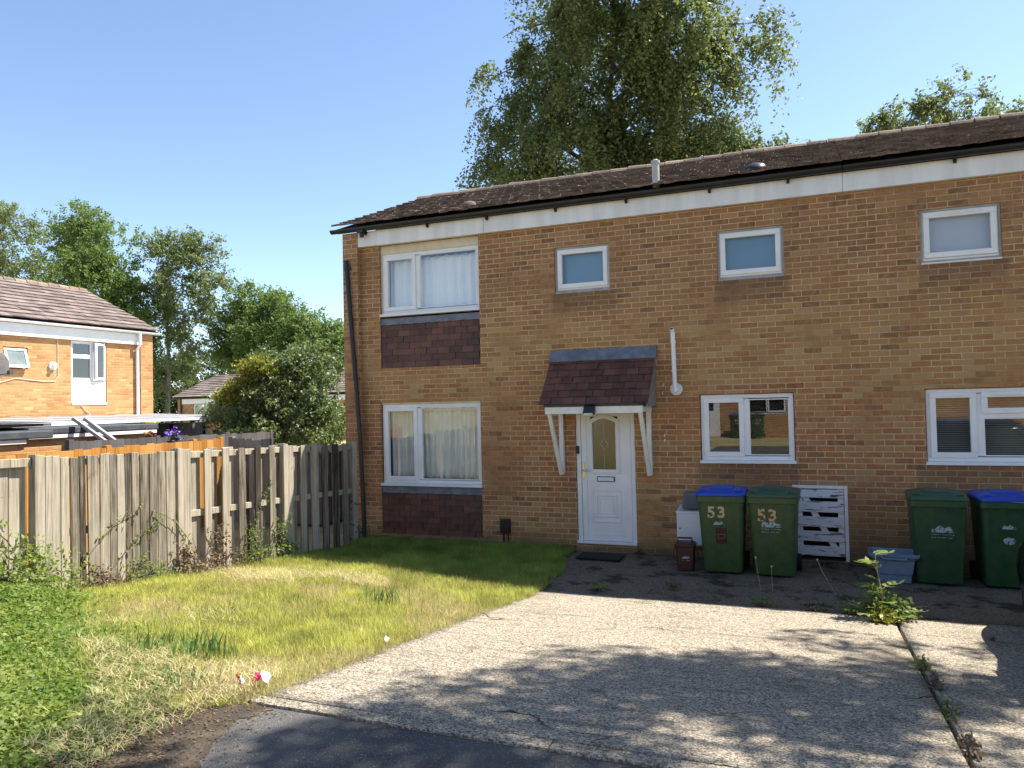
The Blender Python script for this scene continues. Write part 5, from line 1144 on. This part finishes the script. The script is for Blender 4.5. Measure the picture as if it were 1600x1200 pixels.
# litter of dead leaves and dirt on the near left verge
N = 26000; X = rng.uniform(-5.6, -1.5, N); Y = rng.uniform(-8.7, -6.9, N); P = np.stack([X, Y, np.full(N, .445)], 1)
k = in_view(P) & (rng.random(N) < np.clip((-2.35-X)/1.1+(-7.5-Y)*.25, .0, 1)**1.7) & (X < -2.0); P = P[k]; P[:, 2] = np.where(P[:, 1] < -7.1, .452, .47)+.01*rng.random(len(P))
V, F = leaf_quads(P, .015, 2.0, .6, .7); dl = np_mesh('leaf_litter', V, F, L['dry']); tag(dl, 'brown dead leaf litter on the dirt verge by the road edge', 'leaf litter', kind='stuff')
# verge dirt
mb = MB(); kp = [(-2.9, -7.112), (-2.98, -7.3), (-2.92, -7.55), (-2.72, -7.9), (-2.45, -8.3), (-2.2, -8.7), (-2.1, -9.3)]; pts = [(float(np.interp(u, range(7), [q[0] for q in kp]))+.06*(vnoise(np.array([u*5.]), np.array([.3]), 1, 77)[0]-.5)+.02*(vnoise(np.array([u*17.]), np.array([.7]), 1, 78)[0]-.5), float(np.interp(u, range(7), [q[1] for q in kp]))) for u in np.linspace(0, 6, 160)]+[(-6, -9.3), (-6.5, -7.1)]; mb.prism(pts, .3, .4495, 'z')
vd = mb.build('verge_dirt', pm('verge_dirt', (.12, .09, .06), (.05, .038, .028), 5, .95, .9, 60, bdist=.02)); tag(vd, kind='structure')
# leafy ground cover at lower left
N = 150000; X = rng.uniform(-7.6, -3.2, N); Y = rng.uniform(-9.2, -5.4, N)
poly = cov
nz = fbm(X, Y, 1.4, 41); k = inpoly(X+.7*(fbm(X, Y, 3, 42)-.5)+.22*rng.normal(size=N)-.1, Y+.5*(fbm(X, Y, 3, 43)-.5)+.2*rng.normal(size=N), poly); X, Y, nz = X[k], Y[k], nz[k]
core = np.clip((-4.9-X+.7*(-7.2-Y))/1.5+.6, .42, 1); hh = (.03+.3*nz)*core**1.5*(.3+.7*rng.random(len(X))**.6); P = np.stack([X, Y, zg(X, Y)-.03+hh], 1); k = in_view(P, .1); P = P[k]
V, F = leaf_quads(P, .032, .7, .62, .65); gc_ = np_mesh('ground_cover', V, F, L['cover']); tag(gc_, 'dense small leaved green ground cover at the lower left corner', 'ground cover', kind='stuff')
# shrubby growth round the near fence post
def shrub(name, label, base, lob, n, ls, lm, seed, cl=.14, cat='plant', group=None, **k):
    return tree(name, label, base, lob, n, ls, lm, tr=.015, cl=cl, seed=seed, cat=cat, group=group, twigs=24, trunk_top=(base[0], base[1], base[2]+max(q[2] for q in lob)*.5-base[2]*.5+.1), **k)
z0 = zgf(-6.5, -6)
shrub('climbing_shrub', 'bright green climbing shrub against the near end post of the fence', (-6.5, -6.1, z0), [(-6.6, -6.15, z0+.2, .26, .24, .22), (-6.8, -6.3, z0+.5, .2, .24, .22), (-6.9, -6.3, z0+.8, .16, .2, .18), (-6.55, -5.75, z0+.15, .12, .2, .14), (-6.66, -5.85, z0+.42, .06, .12, .14)], 3400, .042, 'cover', 51)
for k, (yy, xx, hgt, nn, lm) in enumerate(((-4.55, -6.6, .26, 900, 'cover'), (-3.95, -6.6, .3, 1100, 'dry'), (-3.45, -6.62, .55, 900, 'dry'), (-2.85, -6.62, .5, 900, 'cover'), (-2.3, -6.62, .55, 900, 'cover'), (-5.15, -6.58, .2, 900, 'dry'), (-.45, -6.75, .7, 600, 'deep'))):
    zz = zgf(xx, yy); lab = ('low bramble at the foot of the close-boarded fence bay', 'brown withered bramble below the second fence post', 'withered climbing bramble right of the second fence post', 'green bramble poking through the gaps in the middle bay', 'green bramble before the third fence post', 'brown dead stems at the fence foot near the end post', 'dark weed growing up the house corner behind the downpipe')[k]
    shrub('bramble', lab, (xx, yy, zz), [(xx-.02, yy, zz+hgt*.22, .07, .24, hgt*.22), (xx-.06, yy-.08, zz+hgt*.7, .04, .12, hgt*.35)], nn//2, .034, lm, 60+k, cl=.09, group='brambles along the fence')
# thin runners over the boards
for k, (ya, za, yb, zb) in enumerate(((-5.2, .75, -4.6, 1.1), (-5.0, .5, -4.3, .95), (-4.4, 1.05, -3.9, .6), (-2.9, .5, -2.5, 1.15))):
    mb = MB(); pts = [(-6.705, ya+(yb-ya)*u, za+(zb-za)*u+.08*math.sin(3*u)) for u in np.linspace(0, 1, 9)]; mb.tube(pts, .003, 5); rn = mb.build('stem', M['bark']); P = np.array([pts[int(i)] for i in rng.integers(0, 9, 40)])+rng.normal(size=(40, 3))*[.015, .03, .03]; P[:, 0] = np.maximum(P[:, 0], -6.72)
    V, F = leaf_quads(P, .035, .2, .6); np_mesh('leaves', V, F, L['cover'], rn)
    rn.name = 'bramble_runner'; tag(rn, ('thorny runner slanting up the boards nearest the end post', 'lower runner on the boards near the end post', 'runner slanting down towards the second fence post', 'runner climbing the gappy middle bay')[k], 'runner', 'brambles along the fence')
# clumps of bulb leaves in the lawn
for k, (cx, cy, n, hh, lab) in enumerate(((-4.22, -6.72, 60, .2, 'left-hand clump of green bulb leaves in the near lawn'), (-3.93, -6.62, 90, .22, 'right-hand and fuller clump of green bulb leaves in the near lawn'), (-3.95, -4.25, 45, .24, 'clump of bulb leaves in the middle of the lawn'), (-3.6, -7.12, 46, .13, 'small dark green tuft by the straw near the drive'))):
    r = np.random.default_rng(80+k); X = cx+r.normal(0, .1, n); Y = cy+r.normal(0, .09, n)
    V, F, C = blades(X, Y, hh*(.55+.5*r.random(n)), np.full(n, .013), .1+.45*r.random(n), np.array([[.13, .22, .06]])*(.7+.6*r.random((n, 1))), zoff=-.02, seed=90+k)
    o = np_mesh('bulb_leaves', V, F, attr_leaf_mat('bulb_leaf')if k == 0 else bpy.data.materials['bulb_leaf'], cols=C); tag(o, lab, 'plant', 'clumps of leaves in the lawn')
# rowan seedling and weeds in the joint of the drive
def frond(mb, leafP, a, d, L_, n=6, ls=.05):
    a = np.array(a); d = np.array(d)/np.linalg.norm(d); s = np.cross(d, [0, 0, 1]); s /= np.linalg.norm(s); pts = [a+d*L_*u+np.array([0, 0, -.35*L_*u*u]) for u in np.linspace(0, 1, n+1)]
    mb.tube([tuple(p) for p in pts], .0025, 5)
    for k in range(1, n+1):
        for sg in ((-1, 1) if k < n else (0,)):
            dr = (s*sg+d*.55) if sg else d; dr = dr/np.linalg.norm(dr); leafP.append((pts[k], dr, ls*(1.1-.35*k/n)))
def leaflets(lst, name, m, par):
    V = []; F = []
    for p, d, l in lst:
        up = np.array([0, 0, 1.]); s = np.cross(d, up); s /= max(np.linalg.norm(s), 1e-6); nn = np.cross(s, d); k = len(V); w = l*.3
        V += [p, p+d*l*.45+s*w-nn*.15*w, p+d*l-nn*.1*l, p+d*l*.45-s*w-nn*.15*w]; F.append((k, k+1, k+2, k+3))
    return np_mesh(name, np.array(V), np.array(F), m, par)
sp = thing('seedling_tree', 'leafy self-sown seedling with feathery leaves growing from the drive joint beside the tub', 'plant', (.5, -2.5, 0)); mb = MB(); lf_ = []
stem = [(0, 0, 0), (.0, .04, .2), (-.03, .07, .38), (-.05, .1, .58)]; mb.tube(stem, [.009, .007, .005, .003], 7)
r = np.random.default_rng(5)
for k in range(9):
    u = min(1, .28+.72*k/8+.06*r.normal()); q = np.array([np.interp(u*3, range(4), [s[i] for s in stem]) for i in range(3)]); a = k*2.4+.9*r.normal(); frond(mb, lf_, q, (math.cos(a), math.sin(a)*.7-.2, .1+.9*r.random()), .13+.14*r.random(), int(4+3*r.random()), .1)
for k in range(16): a = k*2.4; frond(mb, lf_, (.12*math.cos(a*1.3), .1*math.sin(a), .02), (math.cos(a), math.sin(a), .75), .22+.14*r.random(), 6, .06)
o = mb.build('stems', M['straw']); o.parent = sp; leaflets(lf_, 'leaves', L['weed'], sp)
shrub('weed', 'low yellow green weed below the seedling in the drive joint', (.5, -2.68, 0), [(.5, -2.68, .05, .11, .06, .05)], 380, .045, 'yellow', 71, cl=.06, group='weeds in the drive')
shrub('weed', 'dark bushy weed right beside the seedling', (.7, -2.46, 0), [(.62, -2.5, .1, .12, .08, .1), (.46, -2.42, .13, .1, .08, .13)], 750, .038, 'weed', 72, cl=.07, group='weeds in the drive')
for k, (x, y, w, lab) in enumerate(((-.62, -2.36, .12, 'flat rosette weed at the shadow edge before the numbered bins'), (-.1, -2.4, .16, 'low weed patch at the shadow edge left of the seedling'), (.2, -2.42, .14, 'low weed patch next to the seedling'), (.62, -4.5, .06, 'small weed high in the drive joint'), (.63, -5.0, .09, 'mossy weed half way along the drive joint'), (.63, -5.7, .08, 'green weed in the near part of the drive joint'), (.63, -6.3, .09, 'brownish weed at the near end of the drive joint'), (-2.35, -.3, .08, 'small weed at the wall foot right of the front door'), (-2.4, -2.2, .14, 'grassy tuft on the paving before the doormat'), (-1.6, -1.9, .12, 'sparse weed on the paving before the food caddy'))):
    shrub('weed', lab, (x, y, zgf(x, y)-.01), [(x, y, zgf(x, y)+.015, w*(.9 if y > -3 else .25), w*.5 if y > -3 else w*2, .012 if k != 7 else .1)], 170, .024, ('weed', 'deep', 'weed', 'cover', 'dry', 'weed', 'dry', 'deep', 'cover', 'dry')[k], 100+k, cl=.03, group='weeds in the drive')
for k, (x, y, h, lx) in enumerate(((-.7, -1.75, .36, -.03), (-.55, -1.75, .27, .0), (-.02, -1.7, .36, -.12))):
    mb = MB(); mb.tube([(x+lx*-1, y, 0), (x, y, h*.6), (x+lx*.5, y, h)], .002, 5); o = mb.build('stem', M['straw']); o.name = 'seed_head'
    tag(o, ('taller left seed stalk standing before the very worn bin', 'shorter right seed stalk standing before the very worn bin', 'leaning seed stalk before the slatted hatch')[k], 'plant', 'dry seed stalks on the paving')
    hd = MB(); hd.loft([[(x+lx*.5+rr*math.cos(a), y+rr*math.sin(a), h+zz) for a in [2*math.pi*q/8 for q in range(8)]] for rr, zz in ((.004, -.005), (.01, .004), (.01, .014), (.004, .02))]); hd.build('seed_ball', M['straw'], o, smooth=True)
# wrappers dropped on the grass
def scrap(name, label, loc, w, h, m1, m2, seed, group='dropped litter'):
    r = np.random.default_rng(seed); n = 7; X, Y = np.meshgrid(np.linspace(-w/2, w/2, n), np.linspace(-h/2, h/2, n)); Z = .02*r.random((n, n))+.02*np.sin(X*60+seed)
    V = np.stack([X.ravel(), Y.ravel(), Z.ravel()], 1); i, j = np.meshgrid(np.arange(n-1), np.arange(n-1)); a = (j*n+i).ravel(); F = np.stack([a, a+1, a+n+1, a+n], 1)
    o = np_mesh(name, V, F, M[m1]); o.data.materials.append(M[m2]); sel = ((2*i+j).ravel() < 8); o.data.polygons.foreach_set('material_index', np.where(sel, 0, 1).astype(np.int32)); o.location = loc; o.rotation_euler = (.7, .25, .4*seed); s = o.modifiers.new('s', 'SOLIDIFY'); s.thickness = .002; tag(o, label, 'litter', group); return o
scrap('crisp_packet', 'torn red and white crisp packet lying at the lawn edge by the drive', (-3.2, -6.86, .5), .1, .06, 'litter_red', 'litter_white', 1)
scrap('crisp_packet', 'smaller red and white half of the torn packet, left of the other', (-3.31, -6.93, .5), .06, .05, 'litter_red', 'litter_white', 4)
scrap('paper_scrap', 'small white paper scrap at the lawn edge half way up the drive', (-3.16, -5.5, .33), .03, .035, 'paper', 'paper', 6)
# potted flowers beyond the fence
for nm, lab, px, py, Y, w, pm_, n in (('flowering_plant', 'purple flowers under the clear canopy edge', 270, 680, .6, .17, 'purple', 170), ('flowering_plant', 'small red flowers left of the purple ones', 234, 682, .6, .1, 'redpet', 80)):
    p, _ = at(px, py, Y); t = thing(nm, lab, 'flowers', (p[0], p[1], 0), 0); r = np.random.default_rng(n)
    Q = r.normal(size=(n, 3))*[w*.5, w*.4, .06]+[0, 0, p[2]]; V, F = leaf_quads(Q, .06, 1, .8); np_mesh('petals', V, F, M[pm_], t)
    Q = r.normal(size=(n, 3))*[w*.5, w*.4, .09]+[0, 0, p[2]-.08]; V, F = leaf_quads(Q, .07, 1, .6); np_mesh('leaves', V, F, L['cover'], t)
    mb = MB(); mb.loft([[(rr*math.cos(a), rr*math.sin(a), z) for a in [2*math.pi*k/16 for k in range(16)]] for rr, z in ((.12, 0), (.13, .9), (.2, p[2]-.2), (.2, p[2]-.1))]); mb.build('planter', M['slate_grey'], t)
for src, x, lab in ((b1, -3.35, 'blue lidded bin across the road, seen reflected in the kitchen window'), (b2, -2.5, 'green lidded bin across the road, seen reflected in the kitchen window')):
    c = copy_tree(src); c.location = (x, -23.3, .45); c.rotation_euler = (0, 0, R(180)); c['label'] = lab; c['group'] = 'bins across the road'
